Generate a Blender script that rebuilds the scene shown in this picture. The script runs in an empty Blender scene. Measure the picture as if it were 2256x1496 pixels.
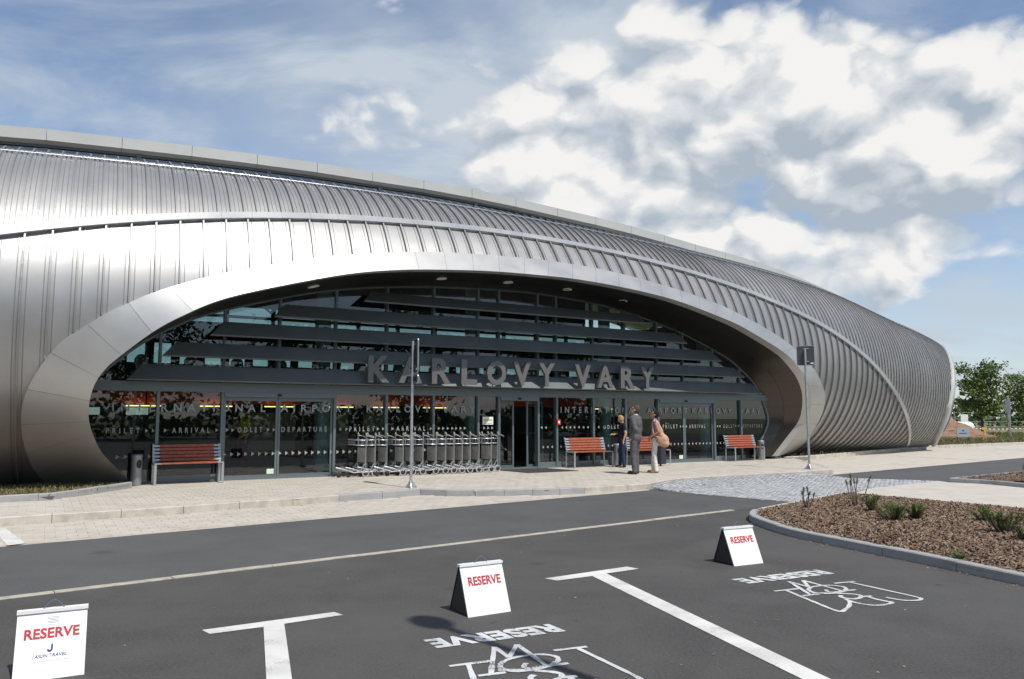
import bpy, bmesh, math, random
import numpy as np
from mathutils import Vector, Matrix, Euler
random.seed(7); RNG = np.random.default_rng(7)
R = math.radians
scene = bpy.context.scene
COL = scene.collection

# ------------------------------------------------------------------ camera
cam = bpy.data.cameras.new('camera'); cam_ob = bpy.data.objects.new('camera', cam); COL.objects.link(cam_ob)
cam_ob.location = (0, 0, 1.6); cam_ob.rotation_euler = (R(90 + 5.733), 0, 0)
cam.sensor_fit = 'HORIZONTAL'; cam.sensor_width = 36.0; cam.lens = 1713 / 2256 * 36.0
cam.clip_start = 0.1; cam.clip_end = 3000
scene.camera = cam_ob

# ------------------------------------------------------------------ exposure
vs = scene.view_settings
vs.view_transform = 'Standard'; vs.look = 'None'; vs.gamma = 1.0; vs.exposure = 0.0; vs.use_curve_mapping = False

# ------------------------------------------------------------------ sun and sky
SUN_EL, SUN_AZ = R(57), R(140)          # azimuth clockwise from +Y
to_sun = Vector((math.sin(SUN_AZ) * math.cos(SUN_EL), math.cos(SUN_AZ) * math.cos(SUN_EL), math.sin(SUN_EL)))
sun = bpy.data.lights.new('sun', 'SUN'); sun.energy = 4.2; sun.angle = R(0.53); sun.color = (1.0, 0.955, 0.88)
sun_ob = bpy.data.objects.new('sun', sun); COL.objects.link(sun_ob)
sun_ob.rotation_euler = to_sun.to_track_quat('Z', 'Y').to_euler(); sun_ob.location = (30, -35, 60)

world = bpy.data.worlds.new('World'); scene.world = world; world.use_nodes = True
wt = world.node_tree; wt.nodes.clear()
class NT:
    """terse node building"""
    def __init__(s, t): s.t = t
    def n(s, typ, **kw):
        o = s.t.nodes.new(typ)
        for k, v in kw.items(): setattr(o, k, v)
        return o
    def lk(s, a, b): s.t.links.new(a, b)
    def put(s, sock, v):
        if isinstance(v, bpy.types.NodeSocket): s.lk(v, sock)
        elif v is not None:
            if hasattr(sock.default_value, '__len__') and not hasattr(v, '__len__'): v = (v,) * len(sock.default_value)
            sock.default_value = v
    def m(s, op, a, b=None, c=None, clamp=False):
        o = s.n('ShaderNodeMath', operation=op, use_clamp=clamp)
        for i, v in enumerate((a, b, c)):
            if v is not None: s.put(o.inputs[i], v)
        return o.outputs[0]
    def vm(s, op, a, b=None, scale=None):
        o = s.n('ShaderNodeVectorMath', operation=op)
        s.put(o.inputs[0], a)
        if b is not None: s.put(o.inputs[1], b)
        if scale is not None: s.put(o.inputs['Scale'], scale)
        return o.outputs['Value'] if op in ('DOT_PRODUCT', 'LENGTH', 'DISTANCE') else o.outputs[0]
    def noise(s, vec, scale, detail=4, rough=.5, dist=0., dim='3D'):
        o = s.n('ShaderNodeTexNoise', noise_dimensions=dim)
        if vec is not None: s.lk(vec, o.inputs['Vector'])
        o.inputs['Scale'].default_value = scale; o.inputs['Detail'].default_value = detail
        o.inputs['Roughness'].default_value = rough; o.inputs['Distortion'].default_value = dist
        return o.outputs[0]
    def rng(s, v, a, b, c=0., d=1., interp='SMOOTHSTEP'):
        o = s.n('ShaderNodeMapRange', interpolation_type=interp)
        s.put(o.inputs['Value'], v)
        for k, x in (('From Min', a), ('From Max', b), ('To Min', c), ('To Max', d)): o.inputs[k].default_value = x
        return o.outputs[0]
    def mix(s, f, a, b, blend='MIX'):
        o = s.n('ShaderNodeMix', data_type='RGBA', blend_type=blend)
        s.put(o.inputs[0], f)
        for i, v in ((6, a), (7, b)):
            if isinstance(v, bpy.types.NodeSocket): s.lk(v, o.inputs[i])
            else: o.inputs[i].default_value = (*v[:3], 1)
        return o.outputs[2]
def build_world():
    N = NT(wt)
    sky = N.n('ShaderNodeTexSky', sky_type='NISHITA'); sky.sun_disc = False
    sky.sun_elevation = SUN_EL; sky.sun_rotation = SUN_AZ; sky.altitude = 600; sky.air_density = 1.0; sky.dust_density = .6; sky.ozone_density = 1.4
    d = N.n('ShaderNodeTexCoord').outputs['Generated']
    sp = N.n('ShaderNodeSeparateXYZ'); N.lk(d, sp.inputs[0])
    zc = N.m('ADD', N.m('MAXIMUM', sp.outputs[2], 0.), 0.22)
    P = N.n('ShaderNodeCombineXYZ'); N.lk(N.m('DIVIDE', sp.outputs[0], zc), P.inputs[0]); N.lk(N.m('DIVIDE', sp.outputs[1], zc), P.inputs[1])
    P = P.outputs[0]
    def direction(az, el): return (math.sin(R(az)) * math.cos(R(el)), math.cos(R(az)) * math.cos(R(el)), math.sin(R(el)))
    # cloud banks: azimuth (clockwise from +Y), elevation, angular radius, weight
    banks = [(12, 21, 15, .13), (23, 17, 15, .14), (33, 19, 15, .16), (3, 15, 13, .13), (14, 31, 13, .07), (20, 8, 11, .10), (-8, 17, 13, .06),
             (31, 4.0, 7.0, -.34), (20.3, 12.4, 2.6, -.13), (18, 15.5, 1.8, -.08), (-24, 28, 18, -.12), (28, 27.5, 5, -.12), (45, 5, 12, -.1),
             (75, 25, 25, .08), (-80, 30, 30, .06), (130, 35, 30, .05), (200, 28, 28, .08), (-140, 30, 30, .06), (250, 20, 30, .06)]
    bias = None
    for az, el, rad, w in banks:
        dt = N.vm('DOT_PRODUCT', d, direction(az, el))
        g = N.rng(dt, math.cos(R(rad)), 1.0, 0., w)
        bias = g if bias is None else N.m('ADD', bias, g)
    st = N.vm('MULTIPLY', d, (1., 1., 1.5))
    warp = N.n('ShaderNodeTexNoise'); N.lk(st, warp.inputs['Vector']); warp.inputs['Scale'].default_value = 9; warp.inputs['Detail'].default_value = 4
    wv = N.vm('ADD', st, N.vm('SCALE', N.vm('SUBTRACT', warp.outputs['Color'], (.5, .5, .5)), scale=.07))
    def billow(v):
        o = N.n('ShaderNodeTexVoronoi', feature='F1'); N.lk(v, o.inputs['Vector']); o.inputs['Scale'].default_value = 9.5; o.inputs['Detail'].default_value = 2.0; o.inputs['Roughness'].default_value = .5
        return N.m('SUBTRACT', 1.0, o.outputs['Distance'])
    def dens(v): return N.m('ADD', N.m('ADD', N.m('MULTIPLY', N.noise(v, 3.6, 3, .55), .55), N.m('MULTIPLY', N.noise(v, 14, 7, .6), .22)), N.m('MULTIPLY', billow(v), .23))
    n1 = dens(wv)
    n2 = dens(N.vm('ADD', wv, (to_sun.x * .03, to_sun.y * .03, .042)))
    n3 = N.m('ADD', N.m('MULTIPLY', N.noise(N.vm('ADD', wv, (to_sun.x * .09, to_sun.y * .09, .12)), 3.6, 3, .55), .55), .212)
    dn = N.m('ADD', n1, bias)
    cum = N.rng(dn, .495, .590)
    cum = N.m('MULTIPLY', cum, N.rng(dn, .49, .68, .62, 1.0))
    thick = N.rng(dn, .54, .80)
    lit = N.m('ADD', N.m('MULTIPLY', N.m('SUBTRACT', n1, n2), 4.6), N.m('MULTIPLY', N.m('SUBTRACT', n1, n3), 1.7))
    lit = N.m('ADD', N.m('ADD', lit, .66), N.m('MULTIPLY', N.m('SUBTRACT', N.noise(wv, 30, 5, .6), .5), .5), clamp=True)
    ccol = N.mix(N.rng(lit, .0, .62, 0., 1., 'LINEAR'), (.50, .575, .665), (.84, .875, .91))
    ccol = N.mix(N.rng(lit, .58, 1.0), ccol, (1.08, 1.07, 1.05))
    # high thin streaks and a milky veil
    mp = N.n('ShaderNodeMapping'); N.lk(P, mp.inputs['Vector']); mp.inputs['Rotation'].default_value = (0, 0, R(58)); mp.inputs['Scale'].default_value = (.8, 1.7, 1)
    c1 = N.noise(mp.outputs[0], 1.9, 10, .62, .5); c2 = N.noise(P, .9, 5, .55, .3)
    ci = N.rng(N.m('ADD', N.m('MULTIPLY', c1, .6), N.m('MULTIPLY', c2, .4)), .43, .66, 0.0, .85)
    ci = N.m('ADD', ci, N.m('MULTIPLY', N.rng(N.vm('DOT_PRODUCT', d, direction(-4, 17)), math.cos(R(24)), 1., 0., .75), N.rng(c2, .30, .62)), clamp=True)
    lowhaze = N.rng(sp.outputs[2], .02, .50, .80, 0., 'LINEAR')
    veil = N.m('SUBTRACT', 1., N.m('MULTIPLY', N.m('SUBTRACT', 1., ci), N.m('SUBTRACT', 1., N.m('MULTIPLY', lowhaze, .55))))
    b1 = N.n('ShaderNodeBackground'); N.lk(sky.outputs[0], b1.inputs[0]); b1.inputs[1].default_value = 0.14
    b2 = N.n('ShaderNodeBackground'); b2.inputs[0].default_value = (.68, .77, .87, 1); b2.inputs[1].default_value = .80
    b3 = N.n('ShaderNodeBackground'); N.lk(ccol, b3.inputs[0]); b3.inputs[1].default_value = .84
    mA = N.n('ShaderNodeMixShader'); N.lk(veil, mA.inputs[0]); N.lk(b1.outputs[0], mA.inputs[1]); N.lk(b2.outputs[0], mA.inputs[2])
    mB = N.n('ShaderNodeMixShader'); N.lk(cum, mB.inputs[0]); N.lk(mA.outputs[0], mB.inputs[1]); N.lk(b3.outputs[0], mB.inputs[2])
    out = N.n('ShaderNodeOutputWorld'); N.lk(mB.outputs[0], out.inputs[0])
build_world()
scene.cycles.max_bounces = 8; scene.cycles.transparent_max_bounces = 12

# ------------------------------------------------------------------ helpers
PHI = R(31.0); ORG = Vector((0.0, 22.668, 0.0))           # facade frame: x along the glass, y into the building
EX = Vector((math.cos(PHI), math.sin(PHI), 0)); EY = Vector((-math.sin(PHI), math.cos(PHI), 0))
def F(x, y, z=0.): return ORG + EX * x + EY * y + Vector((0, 0, z))
def to_f(P):
    P = np.asarray(P, float); q = P[..., :2] - np.array([ORG.x, ORG.y])
    return np.stack([q[..., 0] * EX.x + q[..., 1] * EX.y, q[..., 0] * EY.x + q[..., 1] * EY.y, P[..., 2]], -1)

def mat(name, col, rough=.6, metal=0., var=0., vscale=3., bump=0., bscale=40., spec=.5, col2=None, detail=6, emit=None, estr=0., obj_coords=False):
    m = bpy.data.materials.new(name); m.use_nodes = True; N = NT(m.node_tree)
    b = m.node_tree.nodes['Principled BSDF']
    b.inputs['Base Color'].default_value = (*col, 1); b.inputs['Roughness'].default_value = rough; b.inputs['Metallic'].default_value = metal
    b.inputs['Specular IOR Level'].default_value = spec
    vec = None
    if var or bump:
        tc = N.n('ShaderNodeTexCoord'); ge = N.n('ShaderNodeNewGeometry')
        vec = tc.outputs['Object'] if obj_coords else ge.outputs['Position']
    if var:
        f = N.noise(vec, vscale, detail, .6)
        c2 = col2 if col2 else tuple(c * .5 for c in col)
        lo = tuple(min(1, c * (1 + var)) for c in col)
        N.lk(N.mix(N.rng(f, .35, .7), lo, tuple(a * (1 - min(1, var)) + k * min(1, var) for a, k in zip(col, c2))), b.inputs['Base Color'])
    if bump:
        bn = N.n('ShaderNodeBump'); bn.inputs['Strength'].default_value = bump; bn.inputs['Distance'].default_value = .02
        N.lk(N.noise(vec, bscale, 4, .6), bn.inputs['Height']); N.lk(bn.outputs[0], b.inputs['Normal'])
    if emit:
        b.inputs['Emission Color'].default_value = (*emit, 1); b.inputs['Emission Strength'].default_value = estr
    return m

class MB:
    """collects geometry for ONE mesh object"""
    def __init__(s): s.v = []; s.f = []; s.mi = []; s.sm = []
    def add(s, vs, fs, m=0, smooth=False):
        o = len(s.v); s.v.extend([tuple(p) for p in vs])
        for f in fs: s.f.append([i + o for i in f]); s.mi.append(m); s.sm.append(smooth)
        return s
    def box(s, x0, x1, y0, y1, z0, z1, m=0, M=None):
        vs = [(x, y, z) for z in (z0, z1) for x, y in ((x0, y0), (x1, y0), (x1, y1), (x0, y1))]
        if M is not None: vs = [M @ Vector(p) for p in vs]
        return s.add(vs, [(3, 2, 1, 0), (4, 5, 6, 7), (0, 1, 5, 4), (1, 2, 6, 5), (2, 3, 7, 6), (3, 0, 4, 7)], m)
    def prism(s, poly, z0, z1, m=0, M=None, bottom=True):
        n = len(poly); vs = [(x, y, z0) for x, y in poly] + [(x, y, z1) for x, y in poly]
        if M is not None: vs = [M @ Vector(p) for p in vs]
        fs = [tuple(range(n, 2 * n))] + [(i, (i + 1) % n, n + (i + 1) % n, n + i) for i in range(n)]
        if bottom: fs.append(tuple(range(n - 1, -1, -1)))
        return s.add(vs, fs, m)
    def grid(s, rows, m=0, smooth=True, flip=False):
        nr, nc = len(rows), len(rows[0]); vs = [p for r in rows for p in r]
        fs = []
        for i in range(nr - 1):
            for j in range(nc - 1):
                q = (i * nc + j, i * nc + j + 1, (i + 1) * nc + j + 1, (i + 1) * nc + j)
                fs.append(q[::-1] if flip else q)
        return s.add(vs, fs, m, smooth)
    def tube(s, pts, r, n=8, m=0, cap=True, smooth=True):
        pts = [Vector(p) for p in pts]; k = len(pts)
        rs = r if hasattr(r, '__len__') else [r] * k
        ref = None; rows = []
        for i in range(k):
            t = (pts[min(i + 1, k - 1)] - pts[max(i - 1, 0)])
            t = t.normalized() if t.length > 1e-9 else Vector((0, 0, 1))
            if ref is None: ref = t.orthogonal().normalized()
            else:
                ref = ref - t * ref.dot(t)
                ref = ref.normalized() if ref.length > 1e-6 else t.orthogonal().normalized()
            bi = t.cross(ref)
            rows.append([pts[i] + (ref * math.cos(a) + bi * math.sin(a)) * rs[i] for a in [2 * math.pi * j / n for j in range(n)]])
        vs = [p for r_ in rows for p in r_]; fs = []
        for i in range(k - 1):
            for j in range(n): fs.append((i * n + j, i * n + (j + 1) % n, (i + 1) * n + (j + 1) % n, (i + 1) * n + j))
        o = len(s.f); s.add(vs, fs, m, smooth)
        if cap: s.add(rows[0], [tuple(range(n - 1, -1, -1))], m); s.add(rows[-1], [tuple(range(n))], m)
        return s
    def lathe(s, prof, n=16, m=0, M=None, smooth=True):
        rows = []
        for r, z in prof: rows.append([(r * math.cos(2 * math.pi * j / n), r * math.sin(2 * math.pi * j / n), z) for j in range(n)])
        vs = [p for r_ in rows for p in r_]
        if M is not None: vs = [M @ Vector(p) for p in vs]
        fs = [(i * n + j, i * n + (j + 1) % n, (i + 1) * n + (j + 1) % n, (i + 1) * n + j) for i in range(len(prof) - 1) for j in range(n)]
        return s.add(vs, fs, m, smooth)
    def mesh(s, name, mats):
        me = bpy.data.meshes.new(name); me.from_pydata([tuple(p) for p in s.v], [], s.f)
        for mt in (mats if isinstance(mats, (list, tuple)) else [mats]): me.materials.append(mt)
        me.polygons.foreach_set('material_index', s.mi); me.polygons.foreach_set('use_smooth', s.sm); me.update()
        return me
    def build(s, name, mats, parent=None, M=None):
        return link(name, s.mesh(name, mats), parent, M)
def link(name, data, parent=None, M=None):
    o = bpy.data.objects.new(name, data); COL.objects.link(o)
    if parent is not None: o.parent = parent
    if M is not None: o.matrix_local = M
    return o
def tag(o, label=None, cat=None, group=None, kind=None):
    for k, v in (('label', label), ('category', cat), ('group', group), ('kind', kind)):
        if v: o[k] = v
    return o
def empty(name, loc=(0, 0, 0), rz=0., label=None, cat=None, group=None, kind=None):
    o = bpy.data.objects.new(name, None); COL.objects.link(o); o.location = loc; o.rotation_euler = (0, 0, rz); o.empty_display_size = .2
    return tag(o, label, cat, group, kind)
def copy_tree(o, parent=None):
    c = o.copy(); COL.objects.link(c)
    if parent is not None:
        c.parent = parent
    for ch in o.children: copy_tree(ch, c)
    return c
def text_mesh(txt, bold=0., extrude=0., spacing=1., shear=0.):
    """-> verts, faces scaled to unit box: width w/h aspect kept in verts with height of capitals = 1"""
    cu = bpy.data.curves.new('txt', 'FONT'); cu.body = txt; cu.size = 1; cu.offset = bold; cu.extrude = extrude; cu.space_character = spacing; cu.shear = shear
    cu.resolution_u = 3
    o = bpy.data.objects.new('txt', cu); COL.objects.link(o)
    dg = bpy.context.evaluated_depsgraph_get(); me = bpy.data.meshes.new_from_object(o.evaluated_get(dg))
    vs = np.array([v.co[:] for v in me.vertices]); fs = [tuple(p.vertices) for p in me.polygons]
    bpy.data.objects.remove(o); bpy.data.curves.remove(cu); bpy.data.meshes.remove(me)
    return vs, fs
def put_text(mb, txt, x0, x1, z0, z1, y, m=0, bold=0., spacing=1., depth=0., shear=0., plane='XZ', accent_h=None):
    """flat lettering filling x0..x1, z0..z1 in the XZ plane at y (front towards -y)"""
    vs, fs = text_mesh(txt, bold, .5 if depth else 0., spacing, shear)
    a = vs.min(0); b = vs.max(0); h = b[1] - a[1] if accent_h is None else accent_h
    X = x0 + (vs[:, 0] - a[0]) / (b[0] - a[0]) * (x1 - x0); Z = z0 + (vs[:, 1] - a[1]) / h * (z1 - z0)
    if plane == 'XZ': P = np.stack([X, y - vs[:, 2] * depth, Z], -1)
    else: P = np.stack([X, Z, np.full_like(X, y) + vs[:, 2] * depth], -1)
    mb.add(P.tolist(), fs, m)
def ribbon(mb, pts, w, z, m=0, closed=False, jag=0.):
    """flat painted stroke on the ground"""
    pts = [Vector((*p, 0)) for p in pts]; n = len(pts); L = []; Rr = []
    for i in range(n):
        t = (pts[min(i + 1, n - 1)] - pts[max(i - 1, 0)]).normalized(); nn = Vector((-t.y, t.x, 0))
        ww = (w[i] if hasattr(w, '__len__') else w) * .5 * (1 + random.uniform(-jag, jag))
        L.append((*(pts[i] + nn * ww)[:2], z)); Rr.append((*(pts[i] - nn * ww)[:2], z))
    vs = L + Rr; mb.add(vs, [(n + i, n + i + 1, i + 1, i) for i in range(n - 1)], m)
def smooth_path(pts, k=6):
    out = []; n = len(pts)
    for i in range(n - 1):
        p0, p1, p2, p3 = [np.array(pts[max(0, min(n - 1, j))], float) for j in (i - 1, i, i + 1, i + 2)]
        for t in np.linspace(0, 1, k, endpoint=False):
            out.append(tuple(.5 * (2 * p1 + (p2 - p0) * t + (2 * p0 - 5 * p1 + 4 * p2 - p3) * t * t + (3 * p1 - p0 - 3 * p2 + p3) * t ** 3)))
    out.append(tuple(pts[-1])); return out
def inside(poly, x, y):
    c = False; n = len(poly); j = n - 1
    for i in range(n):
        xi, yi = poly[i]; xj, yj = poly[j]
        if (yi > y) != (yj > y) and x < (xj - xi) * (y - yi) / (yj - yi) + xi: c = not c
        j = i
    return c
def edge_dist(poly, x, y):
    best = 1e9; n = len(poly)
    for i in range(n):
        ax, ay = poly[i]; bx, by = poly[(i + 1) % n]; dx, dy = bx - ax, by - ay
        t = max(0, min(1, ((x - ax) * dx + (y - ay) * dy) / max(dx * dx + dy * dy, 1e-9)))
        best = min(best, math.hypot(ax + dx * t - x, ay + dy * t - y))
    return best
def sheet(name, poly, z, m, parent=None, kind='structure'):
    o = MB().add([(x, y, z) for x, y in poly], [tuple(range(len(poly)))]).build(name, m, parent)
    a = sum(poly[i][0] * poly[(i + 1) % len(poly)][1] - poly[(i + 1) % len(poly)][0] * poly[i][1] for i in range(len(poly)))
    if a < 0: o.data.flip_normals()
    if kind: o['kind'] = kind
    return o
ORD = ['first', 'second', 'third', 'fourth', 'fifth', 'sixth', 'seventh', 'eighth', 'ninth', 'tenth', 'eleventh', 'twelfth', 'thirteenth', 'fourteenth', 'fifteenth']

# ------------------------------------------------------------------ materials
def asphalt(name, col, light):
    m = mat(name, col, .88, spec=.3); N = NT(m.node_tree); b = m.node_tree.nodes['Principled BSDF']
    p = N.n('ShaderNodeNewGeometry').outputs['Position']
    fine = N.m('ADD', N.m('MULTIPLY', N.noise(p, 150, 3, .75), .5), N.m('MULTIPLY', N.noise(p, 42, 5, .8), .5)); mid = N.noise(p, 1.3, 6, .6); vor = N.n('ShaderNodeTexVoronoi'); N.lk(p, vor.inputs['Vector']); vor.inputs['Scale'].default_value = 120
    c = N.mix(N.rng(fine, .40, .62), tuple(x * .6 for x in col), tuple(x * 1.45 for x in col))
    c = N.mix(N.rng(mid, .35, .7, 0, .5), c, light)
    c = N.mix(N.rng(N.noise(p, .33, 5, .65, .6), .42, .62, 0, .55), c, light)
    c = N.mix(N.rng(N.noise(p, .9, 3, .5, .3), .66, .74, 0, .5), c, tuple(x * .55 for x in col))
    c = N.mix(N.rng(N.noise(p, 5.0, 3, .55), .69, .76, 0, .55), c, (.02, .02, .02))
    spk = N.m('MULTIPLY', N.m('LESS_THAN', vor.outputs['Distance'], .16), N.m('GREATER_THAN', N.noise(p, 31, 2, .5), .585))
    c = N.mix(N.m('MULTIPLY', spk, .55), c, (.34, .33, .31)); N.lk(c, b.inputs['Base Color'])
    bn = N.n('ShaderNodeBump'); bn.inputs['Strength'].default_value = .55; bn.inputs['Distance'].default_value = .006; N.lk(fine, bn.inputs['Height']); N.lk(bn.outputs[0], b.inputs['Normal'])
    return m
M = {}
M['asphalt_park'] = asphalt('asphalt_park', (.068, .0655, .063), (.096, .093, .089))
M['asphalt_road'] = asphalt('asphalt_road', (.084, .084, .084), (.108, .108, .107))
def paint(name, col, wear):
    m = mat(name, col, .75, bump=.3, bscale=150); N = NT(m.node_tree); b = m.node_tree.nodes['Principled BSDF']
    p = N.n('ShaderNodeNewGeometry').outputs['Position']
    f = N.m('ADD', N.m('MULTIPLY', N.noise(p, 110, 4, .75), .55), N.m('MULTIPLY', N.noise(p, 3.0, 6, .65), .45))
    c = N.mix(N.rng(N.noise(p, 1.7, 6, .65), .38, .68, 0, .55), col, tuple(x * .55 for x in col))
    N.lk(N.mix(N.rng(f, wear, wear + .07), c, (.085, .08, .075)), b.inputs['Base Color']); return m
M['paint_line'] = paint('paint_line', (.70, .69, .65), .555)
M['paint_sign'] = paint('paint_sign', (.64, .65, .65), .53)
M['kerb'] = mat('kerb', (.42, .39, .34), .85, var=.25, vscale=5, bump=.35, bscale=60, col2=(.28, .24, .19))
M['kerb_grey'] = mat('kerb_grey', (.27, .27, .27), .85, var=.3, vscale=6, bump=.35, bscale=60, col2=(.40, .39, .37))
M['strip'] = mat('strip', (.36, .33, .28), .85, var=.3, vscale=7, bump=.3, bscale=70, col2=(.25, .22, .18))
for i, c in enumerate([(.455, .42, .365), (.462, .427, .372), (.447, .411, .356)]): M['paver%d' % i] = mat('paver%d' % i, c, .88, var=.16, vscale=2.2, bump=.3, bscale=90, col2=(.40, .35, .29))
M['paver_bed'] = mat('paver_bed', (.415, .38, .33), .95, var=.2, vscale=8)
for i, c in enumerate([(.34, .35, .36), (.27, .28, .295), (.41, .41, .41)]): M['cobble%d' % i] = mat('cobble%d' % i, c, .8, var=.25, vscale=20, bump=.5, bscale=60)
M['cobble_bed'] = mat('cobble_bed', (.24, .235, .225), .95, var=.3, vscale=12)
M['ground'] = mat('ground', (.085, .10, .035), .95, var=.5, vscale=.35, col2=(.16, .14, .07))
def cladding(name, col, rough, oil, metal=.68):
    m = mat(name, col, rough, metal=metal); N = NT(m.node_tree); b = m.node_tree.nodes['Principled BSDF']
    p = N.n('ShaderNodeNewGeometry').outputs['Position']
    r = N.rng(N.noise(p, 1.1, 5, .6), .3, .7, rough - .05, rough + .06, 'LINEAR'); N.lk(r, b.inputs['Roughness'])
    N.lk(N.mix(N.rng(N.noise(p, .6, 6, .65), .35, .7, 0, 1), col, tuple(x * .88 for x in col)), b.inputs['Base Color'])
    bn = N.n('ShaderNodeBump'); bn.inputs['Strength'].default_value = oil; bn.inputs['Distance'].default_value = .05
    N.lk(N.noise(p, .9, 2, .4), bn.inputs['Height']); N.lk(bn.outputs[0], b.inputs['Normal']); return m
M['clad'] = cladding('clad', (.41, .405, .40), .46, .10)
M['clad_b'] = cladding('clad_b', (.39, .386, .382), .48, .10); M['clad_c'] = cladding('clad_c', (.425, .42, .413), .45, .10)
M['clad_rib'] = cladding('clad_rib', (.32, .317, .312), .5, .0)  # darker than the panels: rib shading and shadow put into the colour, seams too
M['ring'] = cladding('ring', (.50, .495, .482), .44, .03)
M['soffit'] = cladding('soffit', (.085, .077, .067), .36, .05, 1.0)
M['flash'] = cladding('flash', (.52, .52, .51), .44, .08)
M['joint'] = mat('joint', (.10, .10, .10), .7)
M['fascia'] = mat('fascia', (.44, .445, .43), .6, var=.05, vscale=1.2)
M['louvre'] = mat('louvre', (.135, .158, .165), .45, metal=.25, var=.12, vscale=1.5)
M['frame'] = mat('frame', (.17, .205, .215), .4, metal=.45)
M['letter'] = mat('letter', (.145, .142, .138), .5, metal=.3)
M['decal'] = mat('decal', (.32, .335, .335), .7)
M['dark'] = mat('dark', (.022, .022, .022), .6)
M['galv'] = mat('galv', (.44, .46, .47), .45, metal=.75, var=.2, vscale=8)
M['steel'] = mat('steel', (.60, .61, .62), .3, metal=.95, var=.1, vscale=9)
M['plate'] = mat('plate', (.075, .08, .082), .5, metal=.3)
M['rubber'] = mat('rubber', (.025, .025, .025), .75)
M['tyre_grey'] = mat('tyre_grey', (.42, .41, .40), .8)
M['cart_panel'] = mat('cart_panel', (.47, .455, .435), .5, metal=.1, var=.2, vscale=6)
M['cart_knob'] = mat('cart_knob', (.33, .315, .265), .7)
M['bench_metal'] = mat('bench_metal', (.42, .43, .44), .45, metal=.6)
M['bench_wood'] = mat('bench_wood', (.27, .072, .034), .5, var=.4, vscale=14, col2=(.20, .045, .02))
M['white'] = mat('white', (.77, .77, .765), .45, var=.10, vscale=4, col2=(.55, .53, .50))
M['white_trim'] = mat('white_trim', (.84, .85, .85), .35)
M['red_print'] = mat('red_print', (.48, .008, .02), .5)
M['blue_print'] = mat('blue_print', (.02, .04, .26), .5)
M['grey_print'] = mat('grey_print', (.35, .36, .42), .5)
M['sticker'] = mat('sticker', (.88, .88, .87), .4)
M['rope'] = mat('rope', (.10, .14, .24), .8)
def glass(name, tint, f0):
    m = bpy.data.materials.new(name); m.use_nodes = True; N = NT(m.node_tree); m.node_tree.nodes.clear()
    tr = N.n('ShaderNodeBsdfTransparent'); tr.inputs[0].default_value = (*tint, 1)
    gl = N.n('ShaderNodeBsdfGlossy'); gl.inputs['Roughness'].default_value = .0; gl.inputs[0].default_value = (.92, .96, 1, 1)
    fr = N.n('ShaderNodeFresnel'); fr.inputs[0].default_value = 1.5
    fac = N.m('ADD', N.m('MULTIPLY', fr.outputs[0], 1.25), f0, clamp=True)
    mx = N.n('ShaderNodeMixShader'); N.lk(fac, mx.inputs[0]); N.lk(tr.outputs[0], mx.inputs[1]); N.lk(gl.outputs[0], mx.inputs[2])
    o = N.n('ShaderNodeOutputMaterial'); N.lk(mx.outputs[0], o.inputs[0]); return m
M['glass'] = glass('glass', (.62, .74, .72), .035)
M['glass_back'] = glass('glass_back', (.34, .45, .44), .03)
M['glass_dark'] = glass('glass_dark', (.10, .15, .22), .12)
# ================================================================== ground
def far_y(x): return 9.87 + (x + 6.36) * .8065
def near_y(x): return 7.08 + (x + 4.53) * .7926
sheet('ground', [(-900, -900), (900, -900), (900, 1500), (-900, 1500)], -.06, M['ground'])
sheet('parking_asphalt', [(-45, -30), (60, -30), (60, near_y(60)), (-45, near_y(-45))], 0., M['asphalt_park'])
sheet('road', [(-45, near_y(-45) + .01), (90, near_y(90) + .01), (90, far_y(90)), (-45, far_y(-45))], 0., M['asphalt_road'])

WALK = [(-16, 4.9), (-7.6, 11.72), (-7.09, 12.13), (-6.28, 12.66), (-5.53, 13.27), (-4.78, 13.93), (-3.95, 14.5), (-3.16, 15.27), (-2.33, 15.95), (-1.91, 16.42),
        (-1.38, 16.2), (-.39, 16.17), (.16, 16.3), (.73, 16.36), (1.31, 16.65), (1.75, 16.86), (2.68, 17.48), (3.05, 17.74), (3.62, 18.7), (4.25, 19.45), (5.5, 20.25), (7.65, 21.5), (8.64, 22.2), (9.25, 22.62), (9.55, 23.5), (10.35, 28.8)]
gl0, gl1 = F(11.3, .1), F(-10.0, .1)
WALK_IN = [(gl0.x, gl0.y), (gl1.x, gl1.y), (-8.12, 16.75), (-8.22, 15.3), (-8.36, 14.35), (-9.05, 13.75), (-16, 9.0)]
SIDEWALK = WALK + WALK_IN
walk = sheet('sidewalk', SIDEWALK, .108, M['paver_bed'])
BAY_L = [(-16, far_y(-16)), (3.05, far_y(3.05))] + [(x, y) for x, y in WALK[17::-1]]
bayl = sheet('parking_bay', BAY_L, -.008, M['paver_bed'])
BAY_R = [(8.9, 22.0), (60, far_y(60)), (62, 75), (30.2, 46.2), (21.4, 40.3), (14.95, 33.6), (11.1, 29.6), (10.35, 28.8), (9.55, 23.5), (9.25, 22.62)]
bayr = sheet('parking_bay', BAY_R, .004, M['paver0'])
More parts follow.
